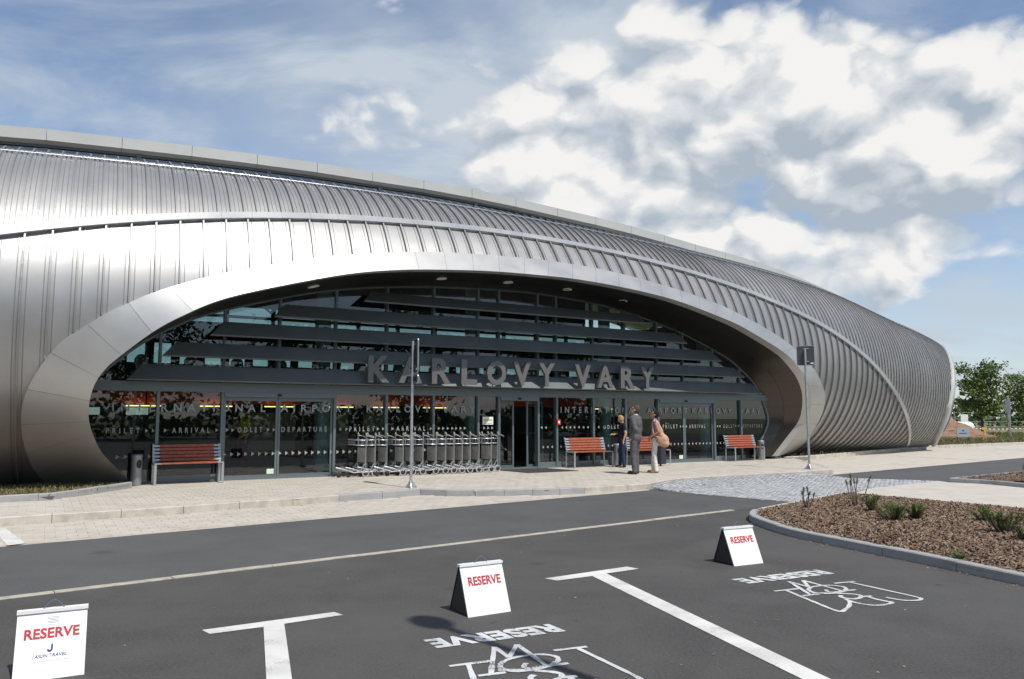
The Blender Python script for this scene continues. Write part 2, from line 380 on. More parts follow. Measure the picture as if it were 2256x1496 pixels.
# pavers: small concrete blocks laid in rows along the facade
def pavers(parent, poly, ztop, L, W, dmax, keep):
    cells = []
    ps = np.array([to_f((x, y, 0))[:2] for x, y in poly]); lo = ps.min(0); hi = ps.max(0)
    j = 0; y = lo[1]
    while y < hi[1]:
        x = lo[0] + (L * .5 if j % 2 else 0)
        while x < hi[0]:
            c = F(x + L / 2, y + W / 2)
            d = math.hypot(c.x, c.y)
            if d < dmax and c.y > 4 and abs(c.x) < .80 * c.y + 1 and inside(poly, c.x, c.y) and edge_dist(poly, c.x, c.y) > W * .62: cells.append((d, x, y))
            x += L
        y += W; j += 1
    cells.sort()
    meshes = []
    g = .003
    for k in range(3):
        b = MB(); b.box(g, L - g, g, W - g, -.03, 0); b.f = b.f[1:]; b.mi = b.mi[1:]; b.sm = b.sm[1:]; meshes.append(b.mesh('paver', M['paver%d' % k]))
    Mr = Matrix.Rotation(PHI, 4, 'Z')
    for d, x, y in cells[:keep]:
        p = F(x, y); link('paver', meshes[random.choice((0, 0, 1, 2))], parent, Matrix.Translation((p.x, p.y, ztop + random.uniform(-.0012, .0012))) @ Mr)
    rest = MB()
    for d, x, y in cells[keep:]:
        z = ztop + random.uniform(-.0012, .0012); q = [F(x + a, y + b) for a, b in ((g, g), (L - g, g), (L - g, W - g), (g, W - g))]
        vs = [(p.x, p.y, z) for p in q] + [(p.x, p.y, z - .012) for p in q]
        rest.add(vs, [(0, 1, 2, 3), (4, 5, 1, 0), (5, 6, 2, 1), (6, 7, 3, 2), (7, 4, 0, 3)], random.choice((0, 0, 1, 2)))
    if cells[keep:]:
        o = rest.build('pavers', [M['paver0'], M['paver1'], M['paver2']], parent); o['kind'] = 'stuff'
pavers(walk, SIDEWALK, .12, .26, .20, 34, 300)
pavers(bayl, BAY_L, .004, .26, .20, 24, 300)

# kerb stones
def kerb_run(parent, pts, w, z0, z1, mats, step=1.0, bev=.015, pick=None, inward=1):
    """separate stones along a polyline; the line is the outer (road side) edge"""
    P = [Vector((*p, 0)) for p in pts]; seg = [(P[i + 1] - P[i]).length for i in range(len(P) - 1)]; tot = sum(seg)
    def at(s):
        s = max(0, min(tot - 1e-6, s))
        for i, l in enumerate(seg):
            if s <= l: return P[i].lerp(P[i + 1], s / l), (P[i + 1] - P[i]).normalized()
            s -= l
        return P[-1], (P[-1] - P[-2]).normalized()
    n = max(1, round(tot / step)); L = tot / n
    for k in range(n):
        a, b = k * L + .004, (k + 1) * L - .004; rows = []
        zj = random.uniform(-.003, .003)
        for s in np.linspace(a, b, 4):
            p, t = at(s)
            t = (at(min(s + .08, tot))[0] - at(max(s - .08, 0))[0]).normalized()
            nn = Vector((-t.y, t.x, 0)) * inward; q = p
            zt = (z1(q) if callable(z1) else z1) + zj
            prof = [(0, z0), (0, zt - bev), (bev, zt), (w - bev, zt), (w, zt - bev), (w, z0)]
            rows.append([(q.x + nn.x * u, q.y + nn.y * u, zz) for u, zz in prof])
        mb = MB(); mb.grid(rows, 0, False, flip=inward < 0); mb.add(rows[0], [tuple(range(6))]); mb.add(rows[-1], [tuple(range(5, -1, -1))])
        mb.build('kerb_stone', mats[pick(k, n) if pick else 0], parent)
kb = empty('kerb', (0, 0, 0)); kb['kind'] = 'structure'
kerb_run(kb, WALK[:10], .15, -.03, .126, [M['kerb'], M['kerb_grey']], .95, pick=lambda k, n: 1 if k >= n - 2 else 0)
kerb_run(kb, WALK[9:18], .15, -.03, .126, [M['kerb'], M['kerb_grey']], .6, pick=lambda k, n: 0 if k >= n - 3 else 1)
kerb_run(kb, WALK[17:24], .15, -.03, .124, [M['kerb']], 1.0)
kerb_run(kb, WALK[23:26], .15, -.03, .124, [M['kerb']], 1.0)
# flush edging stones between road and parking
ed = empty('edging_strip', (0, 0, 0)); ed['kind'] = 'structure'
kerb_run(ed, [(-9, near_y(-9) - .05), (3.85, near_y(3.85) - .05)], .10, -.05, .010, [M['strip']], 1.0, bev=.004)

# cobbled crossing
COB = [(3.05, 17.55), (3.7, 18.75), (4.3, 19.42), (5.55, 20.2), (7.7, 21.45), (8.5, 21.85), (8.9, 20.9), (10.3, 20.15), (10.75, 19.85), (8.2, 17.9), (7.0, 16.55), (6.3, 15.75), (5.3, 15.0), (4.4, 15.95)]
cob = sheet('crossing', COB, .006, M['cobble_bed'])
def cob_z(x, y):
    d = edge_dist(WALK[17:24] + WALK[23:16:-1], x, y); return .012 + .085 * max(0, 1 - d / 1.5) ** 1.5
cb = MB(); y = 13.0; j = 0
while y < 23:
    x = 2.0 + (.055 if j % 2 else 0)
    while x < 12:
        cx, cy = x + random.uniform(-.012, .012), y + random.uniform(-.012, .012)
        if inside(COB, cx, cy) and edge_dist(COB, cx, cy) > .03:
            s = random.uniform(.043, .052); z = cob_z(cx, cy) + random.uniform(-.006, .006); a = random.uniform(-.2, .2)
            q = [(cx + (u * math.cos(a) - v * math.sin(a)) * s, cy + (u * math.sin(a) + v * math.cos(a)) * s) for u, v in ((-1, -1), (1, -1), (1, 1), (-1, 1))]
            t = [(cx + (px - cx) * .72, cy + (py - cy) * .72) for px, py in q]
            vs = [(px, py, z - .03) for px, py in q] + [(px, py, z - .006) for px, py in q] + [(px, py, z) for px, py in t]
            fs = [(8, 9, 10, 11)]
            for k in range(4): k2 = (k + 1) % 4; fs += [(k, k2, k2 + 4, k + 4), (k + 4, k2 + 4, k2 + 8, k + 8)]
            cb.add(vs, fs, random.choice((0, 0, 1, 2)))
        x += .112
    y += .112; j += 1
o = cb.build('cobbles', [M['cobble%d' % k] for k in range(3)], cob); o['kind'] = 'stuff'

# path and planters on the right
PATH = [(6.75, 16.1), (8.2, 17.9), (10.75, 19.85), (10.75, 19.45), (11.4, 18.9), (11.7, 17.7), (13.3, 14.9), (11.0, 10.4), (8.7, 13.1)]
path = sheet('path', PATH, .012, M['paver1'])
PLANT = [(3.95, 13.0), (3.74, 12.5), (3.66, 11.9), (3.76, 10.78), (4.13, 9.70), (4.52, 8.70), (4.87, 7.66), (5.25, 6.4), (5.8, 4.6), (10.2, 6.0), (11.0, 10.2), (8.6, 13.05), (6.68, 15.95)]
pk = empty('planter_kerb', (0, 0, 0)); pk['kind'] = 'structure'
kerb_run(pk, smooth_path(PLANT[:9][::-1], 4), .13, -.02, .105, [M['kerb_grey']], 1.0, bev=.012, inward=-1) if False else None
kerb_run(pk, smooth_path(PLANT[:9], 4), .13, -.02, .105, [M['kerb_grey']], .98, bev=.012)
kerb_run(pk, [PLANT[12], (4.05, 13.08)], .12, -.02, .105, [M['kerb']], 1.0, bev=.012)
kerb_run(pk, [(11.0, 10.2), PLANT[11], PLANT[12]], .12, -.02, .085, [M['kerb']], 1.0, bev=.012)
PLANT2 = [(10.75, 19.5), (11.4, 18.9), (11.75, 17.6), (13.3, 14.9), (23, 20.5), (20, far_y(20) - 4.9)]
kerb_run(pk, [PLANT2[5], PLANT2[0], PLANT2[1], PLANT2[2], PLANT2[3]], .12, -.02, .11, [M['kerb_grey']], 1.0, bev=.012)
M['soil'] = mat('soil', (.10, .070, .050), .95, var=.5, vscale=9, bump=.6, bscale=40)
for i, c in enumerate([(.155, .092, .054), (.215, .15, .105), (.10, .060, .038), (.27, .215, .17)]): M['bark%d' % i] = mat('bark%d' % i, c, .9, var=.3, vscale=30)
def bed_z(poly, x, y, top): return .07 + top * min(1., edge_dist(poly, x, y) / .7)
def mulch_bed(poly, top, nchips, ymax):
    xs = [p[0] for p in poly]; ys = [p[1] for p in poly]; mb = MB(); st = .3
    gx = np.arange(min(xs), max(xs) + st, st); gy = np.arange(min(ys), max(ys) + st, st)
    idx = {}
    for a, x in enumerate(gx):
        for b_, y in enumerate(gy):
            if inside(poly, x, y) and edge_dist(poly, x, y) > .1: idx[(a, b_)] = (x, y, bed_z(poly, x, y, top))
    for (a, b_) in idx:
        if (a + 1, b_) in idx and (a, b_ + 1) in idx and (a + 1, b_ + 1) in idx:
            mb.add([idx[(a, b_)], idx[(a + 1, b_)], idx[(a + 1, b_ + 1)], idx[(a, b_ + 1)]], [(0, 1, 2, 3)], 0, True)
    bed = mb.build('planter_bed', M['soil']); bed['kind'] = 'structure'
    MB().add([(x, y, .062) for x, y in poly], [tuple(range(len(poly)))]).build('soil', M['soil'], bed)
    ch = MB(); k = 0
    while k < nchips:
        x, y = random.uniform(min(xs), max(xs)), random.uniform(min(ys), min(ymax, max(ys)))
        if abs(x) > .72 * y + .3 or not inside(poly, x, y) or edge_dist(poly, x, y) < .09: continue
        L, W, T = random.uniform(.012, .042), random.uniform(.006, .015), random.uniform(.003, .008)
        Mx = Matrix.Translation((x, y, bed_z(poly, x, y, top) + random.uniform(0, .022))) @ Euler((random.gauss(0, .45), random.gauss(0, .45), random.uniform(0, 6.3))).to_matrix().to_4x4()
        vs = [Mx @ Vector(p) for p in ((-L, -W, 0), (L, -W * .7, 0), (L, W, 0), (-L, W * .8, 0), (-L * .9, 0, T), (L * .9, 0, T))]
        ch.add(vs, [(0, 1, 5, 4), (2, 3, 4, 5), (1, 2, 5), (3, 0, 4)], random.choice((0, 0, 1, 1, 2, 3))); k += 1
    o = ch.build('bark_chips', [M['bark%d' % i] for i in range(4)], bed); o['kind'] = 'stuff'; return bed
mulch_bed(PLANT, .07, 34000, 17)
mulch_bed(PLANT2, .10, 3000, 27)

# planting strips along the building foot (low grass)
M['grass'] = mat('grass', (.085, .115, .03), .8, var=.6, vscale=3, col2=(.17, .12, .06))
M['grass_dry'] = mat('grass_dry', (.20, .15, .075), .85)
def grass_strip(name, poly, n, h, z):
    s = sheet(name, poly, z, M['soil']); xs = [p[0] for p in poly]; ys = [p[1] for p in poly]; mb = MB(); k = 0
    while k < n:
        x, y = random.uniform(min(xs), max(xs)), random.uniform(min(ys), max(ys))
        if not inside(poly, x, y): continue
        a = random.uniform(0, 6.28); hh = h * random.uniform(.4, 1.2); w = .018; lx, ly = random.gauss(0, .5) * hh, random.gauss(0, .5) * hh
        mb.add([(x - w * math.cos(a), y - w * math.sin(a), z), (x + w * math.cos(a), y + w * math.sin(a), z), (x + lx, y + ly, z + hh)], [(0, 1, 2)], random.choice((0, 0, 1))); k += 1
    o = mb.build('grass', [M['grass'], M['grass_dry']], s); o['kind'] = 'stuff'
lp = [(-8.12, 16.75), (-8.22, 15.3), (-8.36, 14.35), (-9.05, 13.75), (-16, 9.0), (-17, 12.5), (-10.8, 16.9), (-9.0, 17.9)]
grass_strip('planting_strip', lp, 8000, .06, .175)
rk = [(10.0, 28.9), (11.1, 29.55), (14.95, 33.55), (21.4, 40.25), (30.2, 46.15), (60, 72)]
grass_strip('planting_strip', rk + [(58, 78), (30, 55), (24, 46), (18, 39.5), (12.5, 33), (9.6, 29.6)], 16000, .20, .12)
kerb_run(kb, [(-16, 9.0), (-9.05, 13.75), (-8.36, 14.35), (-8.22, 15.3), (-8.12, 16.85)], .10, .09, .235, [M['kerb_grey']], .9, inward=1)
kerb_run(kb, rk, .12, -.02, .17, [M['kerb']], 1.0)

# painted markings
mk = MB()
def poly_mark(name, pts, z=.0045, m='paint_line'):
    o = sheet(name, pts, z, M[m]); return o
def f2(x, y): p = F(x, y); return (p.x, p.y)
poly_mark('bay_line', [f2(-10.56, -13.03), f2(-10.53, -13.17), f2(-10.14, -13.18), f2(-10.66, -15.5), f2(-10.51, -15.5), f2(-9.98, -13.17), f2(-9.5, -13.14), f2(-9.53, -13.01)])
poly_mark('bay_line', [f2(-7.30, -12.78), f2(-7.25, -12.93), f2(-6.82, -12.93), f2(-7.72, -16.6), f2(-7.55, -16.6), f2(-6.62, -12.90), f2(-6.17, -12.88), f2(-6.20, -12.72)])
poly_mark('bay_line', [(-7.52, 11.45), (-7.36, 11.5), (-6.19, 10.10), (-6.31, 9.93)], .0095)
for (a, b) in [((18.82, .25), (18.80, -3.45)), ((29.95, 2.5), (29.8, -1.5))]:
    poly_mark('bay_line', [f2(a[0] - .07, a[1]), f2(a[0] + .07, a[1]), f2(b[0] + .07, b[1]), f2(b[0] - .07, b[1])], .010)
    poly_mark('bay_symbol', [f2(a[0] - 5.3, a[1] - 3.2), f2(a[0] - 4.4, a[1] - 3.8), f2(a[0] - 4.3, a[1] - 3.65), f2(a[0] - 4.75, a[1] - 3.35), f2(a[0] - 4.6, a[1] - 3.0), f2(a[0] - 4.75, a[1] - 2.95), f2(a[0] - 4.88, a[1] - 3.27), f2(a[0] - 5.22, a[1] - 3.05)], .010)
LOGO = {'barL': [(-0.641, -0.399), (-0.344, -0.447)],
 'stemL': [(-0.516, -0.422), (-0.66, -0.80), (-0.788, -1.172), (-0.692, -1.178), (-0.517, -1.095), (-0.394, -1.001), (-0.362, -0.945)],
 'swirl': [(-0.362, -0.945), (-0.395, -1.04), (-0.376, -1.18), (-0.27, -1.244), (-0.131, -1.233), (-0.125, -1.179), (-0.128, -1.074), (-0.1, -0.984)],
 'serif': [(-0.16, -0.955), (-0.05, -0.985)],
 'stemR': [(0.298, -0.504), (0.28, -0.85), (0.255, -1.215), (0.217, -1.281), (0.144, -1.296), (0.035, -1.23), (0.008, -1.085)],
 'barR': [(0.124, -0.47), (0.375, -0.515)], 'm1': [(-0.489, -0.678), (-0.184, -0.186)], 'm2': [(-0.184, -0.186), (-0.217, -0.443)], 'm3': [(-0.217, -0.443), (-0.016, -0.215)], 'm4': [(-0.016, -0.215), (-0.105, -0.752)],
 's1': [(-0.573, -0.665), (-0.393, -0.695)], 's2': [(-0.20, -0.715), (0.05, -0.75)],
 'oval': [(-0.327, -0.522), (-0.2, -0.467), (-0.012, -0.492), (0.06, -0.59), (0.003, -0.688), (-0.146, -0.741), (-0.315, -0.72), (-0.378, -0.62), (-0.327, -0.522)],
 'curl': [(-0.185, -0.608), (-0.241, -0.671), (-0.202, -0.726), (-0.091, -0.729), (-0.002, -0.685)],
 'slow': [(-0.411, -0.631), (-0.277, -0.712), (-0.155, -0.816), (-0.111, -0.892), (-0.151, -0.953), (-0.264, -0.98), (-0.326, -0.926), (-0.31, -0.858), (-0.262, -0.826)]}
def reserve_marks(ox, oy, tx0, tx1, ty):
    lg = MB()
    for k, pts in LOGO.items():
        p = smooth_path(pts, 6) if len(pts) > 2 else [tuple(np.array(pts[0]) + (np.array(pts[1]) - np.array(pts[0])) * t) for t in np.linspace(0, 1, 6)]
        w = .036 if k[0] != 's' or k.startswith('stem') else .040
        q = [F(ox + x, oy + y) for x, y in p]; lg.v_off = None
        ribbon(lg, [(v.x, v.y) for v in q], w, .0040 + .0003 * (list(LOGO).index(k) % 7), 0, jag=.18)
    o = lg.build('painted_emblem', M['paint_sign']); o['kind'] = 'structure'
    t = MB(); put_text(t, 'RESERVE', 0, 1, 0, 1, 0, bold=.05, plane='XY', spacing=1.06)
    V = []
    for x, y, z in t.v:                          # reads from the building side: turned by 180 degrees
        X = tx1 + (tx0 - tx1) * x; Y = (ty - .115 * (1 - (X - tx0) / (tx1 - tx0)) * 0) - .24 * (y - .5) - (X - (tx0 + tx1) / 2) * .10
        p = F(X, Y); V.append((p.x, p.y, .0045))
    t.v = V; o = t.build('painted_word', M['paint_sign']); o['kind'] = 'structure'
    o.data.flip_normals() if o.data.polygons[0].normal.z < 0 else None
reserve_marks(-5.15, -13.95, -5.74, -4.60, -13.94)
reserve_marks(-8.70, -14.36, -9.24, -8.22, -14.30)
# small litter: dead leaves, grit, a twig
M['litter'] = mat('litter', (.42, .36, .27), .9); M['litter_red'] = mat('litter_red', (.32, .11, .035), .9)
g = MB()
for k in range(90):
    x = random.uniform(-4, 5); y = random.uniform(5, 12.5)
    if y > near_y(x) or inside(PLANT, x, y): continue
    s = random.uniform(.006, .016); a = random.uniform(0, 6.28)
    g.add([(x + s * math.cos(a), y + s * math.sin(a), .004), (x - s * .5 * math.sin(a), y + s * .5 * math.cos(a), .009), (x - s * math.cos(a), y - s * math.sin(a), .004), (x + s * .5 * math.sin(a), y - s * .5 * math.cos(a), .007)], [(0, 1, 2, 3)], 0 if k % 6 else 1)
edge = smooth_path(PLANT[2:8], 20)
for k in range(260):
    p = random.choice(edge); n = random.random() ** 2 * .16 + .01; x, y = p[0] - n, p[1] - n * .25 + random.uniform(-.1, .1); s = random.uniform(.006, .02); a = random.uniform(0, 6.28)
    if inside(PLANT, x, y): continue
    g.add([(x + s * math.cos(a), y + s * math.sin(a), .004), (x - s * .4 * math.sin(a), y + s * .4 * math.cos(a), .008), (x - s * math.cos(a), y - s * math.sin(a), .004)], [(0, 1, 2)], 1 if k % 3 else 0)
o = g.build('fallen_leaves', [M['litter'], M['litter_red']]); tag(o, 'dry leaves and grit scattered on the parking asphalt', 'litter', kind='stuff')
# ================================================================== terminal building
bld = empty('terminal_building', ORG, PHI, 'low domed airport terminal clad in silver standing-seam metal with an oval glazed entrance', 'building')
KN = np.array([-20, 5, 30, 55, 80, 102, 120, 138.])
T_ = np.array([0.5664, 0.4992, 0.5079, 0.5231, 0.5773, 0.5772, 0.604, 0.8079])
AH_ = np.array([5.7693, 5.5841, 5.2867, 4.8379, 4.1333, 3.3391, 2.4783, 1.8492])
AV_ = np.array([3.9549, 4.2431, 4.3851, 4.2534, 3.9959, 3.66, 3.13, 2.90])
ZC_ = np.array([3.6096, 3.8538, 3.9407, 3.9176, 3.8206, 3.6081, 3.2656, 2.8795])
B_ = np.array([-0.0683, 0.3927, 0.6398, 0.672, 0.4592, 0.0211, -0.8071, -2.4566])
SP = .28326; AG = 1.0283
def nspl(xk, yk, x):
    n = len(xk); h = np.diff(xk); A = np.eye(n); b = np.zeros(n)
    for i in range(1, n - 1):
        A[i, i - 1] = h[i - 1]; A[i, i] = 2 * (h[i - 1] + h[i]); A[i, i + 1] = h[i]; b[i] = 6 * ((yk[i + 1] - yk[i]) / h[i] - (yk[i] - yk[i - 1]) / h[i - 1])
    m = np.linalg.solve(A, b); x = np.asarray(x, float); i = np.clip(np.searchsorted(xk, x) - 1, 0, n - 2); xx = np.clip(x, xk[0], xk[-1])
    H = h[i]; a = (xk[i + 1] - xx) / H; c = (xx - xk[i]) / H
    y = a * yk[i] + c * yk[i + 1] + ((a ** 3 - a) * m[i] + (c ** 3 - c) * m[i + 1]) * H * H / 6
    sl = (yk[1] - yk[0]) / h[0] - h[0] * m[1] / 6; sr = (yk[-1] - yk[-2]) / h[-1] + h[-1] * m[-2] / 6
    return y + np.where(x < xk[0], (x - xk[0]) * sl, 0) + np.where(x > xk[-1], (x - xk[-1]) * sr, 0)
SN = np.linspace(-40, 200, 961); _t = nspl(KN, T_, SN); _h = SN[1] - SN[0]
def _int(f): return np.concatenate([[0], np.cumsum((f[1:] + f[:-1]) / 2 * _h)])
SX = _int(np.cos(_t) * SP); SY = _int(np.sin(_t) * SP); SX += -12.25307 - np.interp(0, SN, SX); SY += 19.12171 - np.interp(0, SN, SY)
def surf(s, a, off=0.):
    """point on the shell: s counts the upper ribs, a is the angle round the cross-section; facade coordinates"""
    s = np.asarray(s, float); a = np.asarray(a, float)
    X = np.interp(s, SN, SX); Y = np.interp(s, SN, SY); t = np.interp(s, SN, _t)
    o = (nspl(KN, AH_, s) + off) * np.cos(a); z = nspl(KN, ZC_, s) + (nspl(KN, AV_, s) + off) * np.sin(a)
    return to_f(np.stack([X + np.sin(t) * o, Y - np.cos(t) * o, z], -1))
def a_band(s): return nspl(KN, B_, s)
def a_base(s, z=.16): return np.arcsin(np.clip((z - nspl(KN, ZC_, s)) / nspl(KN, AV_, s), -.999, .999))
def rim_s(a): return np.interp(a, [-1.5, -1.1, -.9, -.7, -.3, .1, .3, .5, .7, .9, 1.1, 1.5, 1.95], [135.5, 134.2, 132, 131, 131, 132.8, 134.2, 135.8, 138, 141, 144, 147, 149])
OUTC = [(3.45, -1.06), (3.0, -.97), (2.47, -0.87), (2.09, -0.768), (1.82, -0.668), (1.7, -0.568), (1.76, -0.483), (2.01, -0.412), (2.41, -0.348), (3.17, -0.255), (4.19, -0.172), (5.31, -0.119), (6.33, -0.065), (7.38, -0.024), (8.4, 0.013), (9.48, 0.051), (11.35, 0.101), (14.86, 0.18), (18.13, 0.238), (21.42, 0.296), (25.46, 0.348), (30.27, 0.398), (35.18, 0.43), (40.11, 0.451), (43.98, 0.462), (47.38, 0.464), (50.58, 0.46), (55.54, 0.435), (58.65, 0.41), (62.02, 0.382), (65.3, 0.346), (68.54, 0.301), (71.92, 0.239), (75.34, 0.172), (78.56, 0.098), (80.42, 0.046), (84.39, -0.093), (85.8, -0.155), (87.63, -0.268), (88.68, -0.346), (89.41, -0.475), (89.7, -0.628), (89.9, -0.80), (90.6, -1.06)]
INC = [(-10.0, -.30, .24), (-10.53, -1.08, .81), (-10.74, -1.45, 1.16), (-10.88, -1.78, 1.54), (-10.9, -2.04, 1.9), (-10.83, -2.24, 2.26), (-10.66, -2.37, 2.56), (-10.45, -2.45, 2.78), (-10.04, -2.55, 3.16), (-9.73, -2.59, 3.41), (-9.37, -2.62, 3.64), (-8.66, -2.63, 4.02), (-7.67, -2.61, 4.36), (-5.95, -2.52, 4.84), (-4.59, -2.44, 5.09), (-3.22, -2.37, 5.24), (-1.88, -2.31, 5.34), (-.33, -2.25, 5.39), (.83, -2.19, 5.40), (2.2, -2.15, 5.34), (3.58, -2.11, 5.23), (4.94, -2.06, 5.05), (6.88, -1.97, 4.66), (7.79, -1.9, 4.42), (9.28, -1.75, 3.95), (10.07, -1.64, 3.65), (10.58, -1.54, 3.36), (11.04, -1.43, 3.08), (11.43, -1.3, 2.75), (11.74, -1.14, 2.36), (11.98, -.89, 1.88), (12.06, -.62, 1.44), (11.66, -.35, .85), (11.15, -.1, .22)]
def resample(P, n):
    P = np.array(P, float); d = np.concatenate([[0], np.cumsum(np.linalg.norm(np.diff(P, axis=0), axis=1))]); t = np.linspace(0, d[-1], n)
    return np.stack([np.interp(t, d, P[:, k]) for k in range(P.shape[1])], -1)
NR = 201
out_sa = np.array(smooth_path(OUTC, 8)); out_xyz = np.concatenate([surf(out_sa[:, 0], out_sa[:, 1], .06), out_sa], 1)
_d = np.concatenate([[0], np.cumsum(np.linalg.norm(np.diff(out_xyz[:, :3], axis=0), axis=1))]); _tt = np.linspace(0, _d[-1], NR)
out_sa = np.stack([np.interp(_tt, _d, out_sa[:, k]) for k in (0, 1)], -1)
OUTP = surf(out_sa[:, 0], out_sa[:, 1], .10); OUT0 = surf(out_sa[:, 0], out_sa[:, 1], -.06)
INP = resample(smooth_path(INC, 8), NR)
def _arc(P): P = np.array(P); return np.concatenate([[0], np.cumsum(np.linalg.norm(np.diff(P, axis=0), axis=1))])
_ia = _arc(INC); _oc = np.array(smooth_path(OUTC, 8)); _oa = _arc(surf(_oc[:, 0], _oc[:, 1], .06)); _of = _oa[::8] / _oa[-1]
_pairs = [(0, 1), (5, 3), (10, 6), (13, 8), (15.4, 10.2), (20, 13.5), (24, 17), (29, 21), (38, 28), (41, 31), (43, 33)]
_po = np.interp([a for a, b in _pairs], np.arange(len(OUTC)), _of); _pi = np.interp([b for a, b in _pairs], np.arange(len(INC)), _ia)
_id = np.array(smooth_path(INC, 8)); _idl = _arc(_id); _tgt = np.interp(np.linspace(0, 1, NR), _po, _pi) * _idl[-1] / _ia[-1]
INR = np.stack([np.interp(_tgt, _idl, _id[:, k]) for k in range(3)], -1)
# upper branch of the opening, as a(s)
ub = [p for p in OUTC if True][9:40]; ub_s = np.array([p[0] for p in ub]); ub_a = np.array([p[1] for p in ub])
def a_low(s, s0=None): return float(np.interp(s, ub_s, ub_a)) - .07 if 2.9 < (s if s0 is None else s0) < 87.5 else float(a_base(s))
def strip(name, s0, s1, cols, lo, hi, na, m, jit=0.):
    mb = MB(); rows = []
    for f, off in cols:
        s = s0 + (s1 - s0) * f; A = np.linspace(lo(s), hi(s), na)
        rows.append([tuple(p) for p in surf(np.full(na, s), A, off + jit * (f - .5))])
    for i in range(len(rows) - 1): mb.grid(rows[i:i + 2], 1 if len(cols) > 4 and i % 4 in (1, 2, 3) else 0, True)
    return mb.build(name, [m, M['clad_rib']], bld)
def flip_out(o): pass
def A_TOP(s): return float(np.interp(s, [-14, 3, 17, 64, 78, 95], [1.32, 1.32, 1.075, 1.06, 1.40, 1.95]))
def s_end(s, lo, hi):  # trim a strip by the end rim
    return lo, hi
UC = [(.03, 0), (.31, 0), (.325, .014), (.345, .014), (.36, 0), (.64, 0), (.655, .014), (.675, .014), (.69, 0), (.97, 0)]
LC = [(.02, 0), (.175, 0), (.185, .014), (.20, .014), (.21, 0), (.79, 0), (.80, .014), (.815, .014), (.825, 0), (.98, 0)]
FARC = [(.04, 0), (.5, .002), (.96, 0)]
# angle limits of the end cut: which a of a strip lies before the rim
def cut(s, lo, hi):
    A = np.linspace(lo, hi, 200); ok = s <= rim_s(A)
    if ok.all(): return lo, hi
    if not ok.any(): return None
    a = A[ok]; return float(a.min()), float(a.max())
def fin(name, s, lo, hi, na, w, h, m):
    A = np.linspace(lo, hi, na); rows = []
    for ds, off in ((-w, -.01), (-w, h), (w, h), (w, -.01)): rows.append([tuple(p) for p in surf(np.full(na, s + ds), A, off)])
    mb = MB(); mb.grid(rows, 0, False)
    e0 = [r[0] for r in rows]; e1 = [r[-1] for r in rows]; mb.add(e0, [(0, 1, 2, 3)]); mb.add(e1, [(3, 2, 1, 0)])
    return mb.build(name, m, bld)
def up_lo(s): return max(float(a_band(s)) + .02, float(a_base(s))) if s < 123.5 else float(a_base(s))
for k in range(-14, 150):
    sm = k + .5; c = cut(sm + .5, up_lo(sm), A_TOP(sm))
    if c is None: continue
    lo_f = (lambda s: max(up_lo(s), c[0])); hi_f = (lambda s: min(c[1], A_TOP(s))); na = 26 if k < 100 else 18
    if c[1] - c[0] > .05: strip('cladding_panel', k, k + 1, UC if k < 75 else FARC, lo_f, hi_f, na, M[random.choice(('clad', 'clad', 'clad_b', 'clad_c'))], random.uniform(-.012, .012))
    c2 = cut(k, up_lo(k), A_TOP(k))
    if c2 and c2[1] - c2[0] > .05: fin('rib', k, c2[0], c2[1], na, .06 if k < 60 else .075, .062 if k < 70 else .036, M['clad_rib'])
def lo_hi(s): return float(a_band(s)) - .012
k = -8
while True:
    s0 = 1.37 + 1.645 * k; s1 = s0 + 1.645
    if s0 > 124: break
    if lo_hi(s1) - a_low(s1) > .03 or lo_hi(s0) - a_low(s0) > .05:
        lo_ = lambda s: a_low(s, s0); hi = lambda s: max(lo_hi(s), a_low(s, s0) + .004)
        strip('cladding_panel', s0, s1, LC if s0 < 80 else FARC, lo_, hi, 24, M[random.choice(('clad', 'clad', 'clad_b', 'clad_c'))], random.uniform(-.014, .014))
        if lo_hi(s0) - a_low(s0) > .03: fin('rib', s0, a_low(s0) + (.075 if 2.9 < s0 < 87.5 else 0), lo_hi(s0) + .01, 24, .06, .065, M['clad_rib'])
    k += 1
# flashing band between the upper and the lower cladding, in lengths
sb = np.linspace(-14, 124.6, 60)
for i in range(59):
    ss = np.linspace(sb[i] + .006, sb[i + 1] - .006, 5); rows = []
    for da, off in ((-.030, -.02), (-.030, .085), (-.027, .093), (.018, .08), (.018, -.02)):
        rows.append([tuple(surf(s, max(a_band(s) + da * 4.2 / nspl(KN, AV_, s), a_base(s)), off)) for s in ss])
    MB().grid(rows, 0, False).build('flashing', M['flash'], bld)
# handrail / snow guard along the upper cladding
mb = MB(); rail = [tuple(surf(s, AG - .045, .05)) for s in np.linspace(-14, 142.5, 170)]
mb.tube(rail, .022, 6)
br = MB()
for s in np.arange(-14, 142.5, 1 / 3.):
    br.add([tuple(surf(s - .07, AG - .052, .0)), tuple(surf(s + .07, AG - .052, .0)), tuple(surf(s + .07, AG - .045, .045)), tuple(surf(s - .07, AG - .045, .045))], [(0, 1, 2, 3)])
br.build('rail_bracket', M['plate'], bld)['kind'] = 'stuff'
mb.build('roof_rail', M['steel'], bld)
# flat gutter roof between the shell and the clerestory
ss = np.linspace(-14, 92, 90); e0 = [surf(s, A_TOP(s), -.02) for s in ss]
MB().grid([[tuple(p) for p in e0], [(p[0], max(p[1] + .1, 3.2), p[2] - .15) for p in e0]], 0, True).build('gutter_roof', M['clad_rib'], bld)
# concrete plinth under the shell
for s0, s1 in ((-14, 3.3), (90.8, 134)):
    ss = np.linspace(s0, s1, 40); top = [surf(s, a_base(s, .20), -.12) for s in ss]
    MB().grid([[(p[0], p[1], -.05) for p in top], [(p[0], p[1], .21) for p in top]], 0, True).build('plinth', M['kerb_grey'], bld)
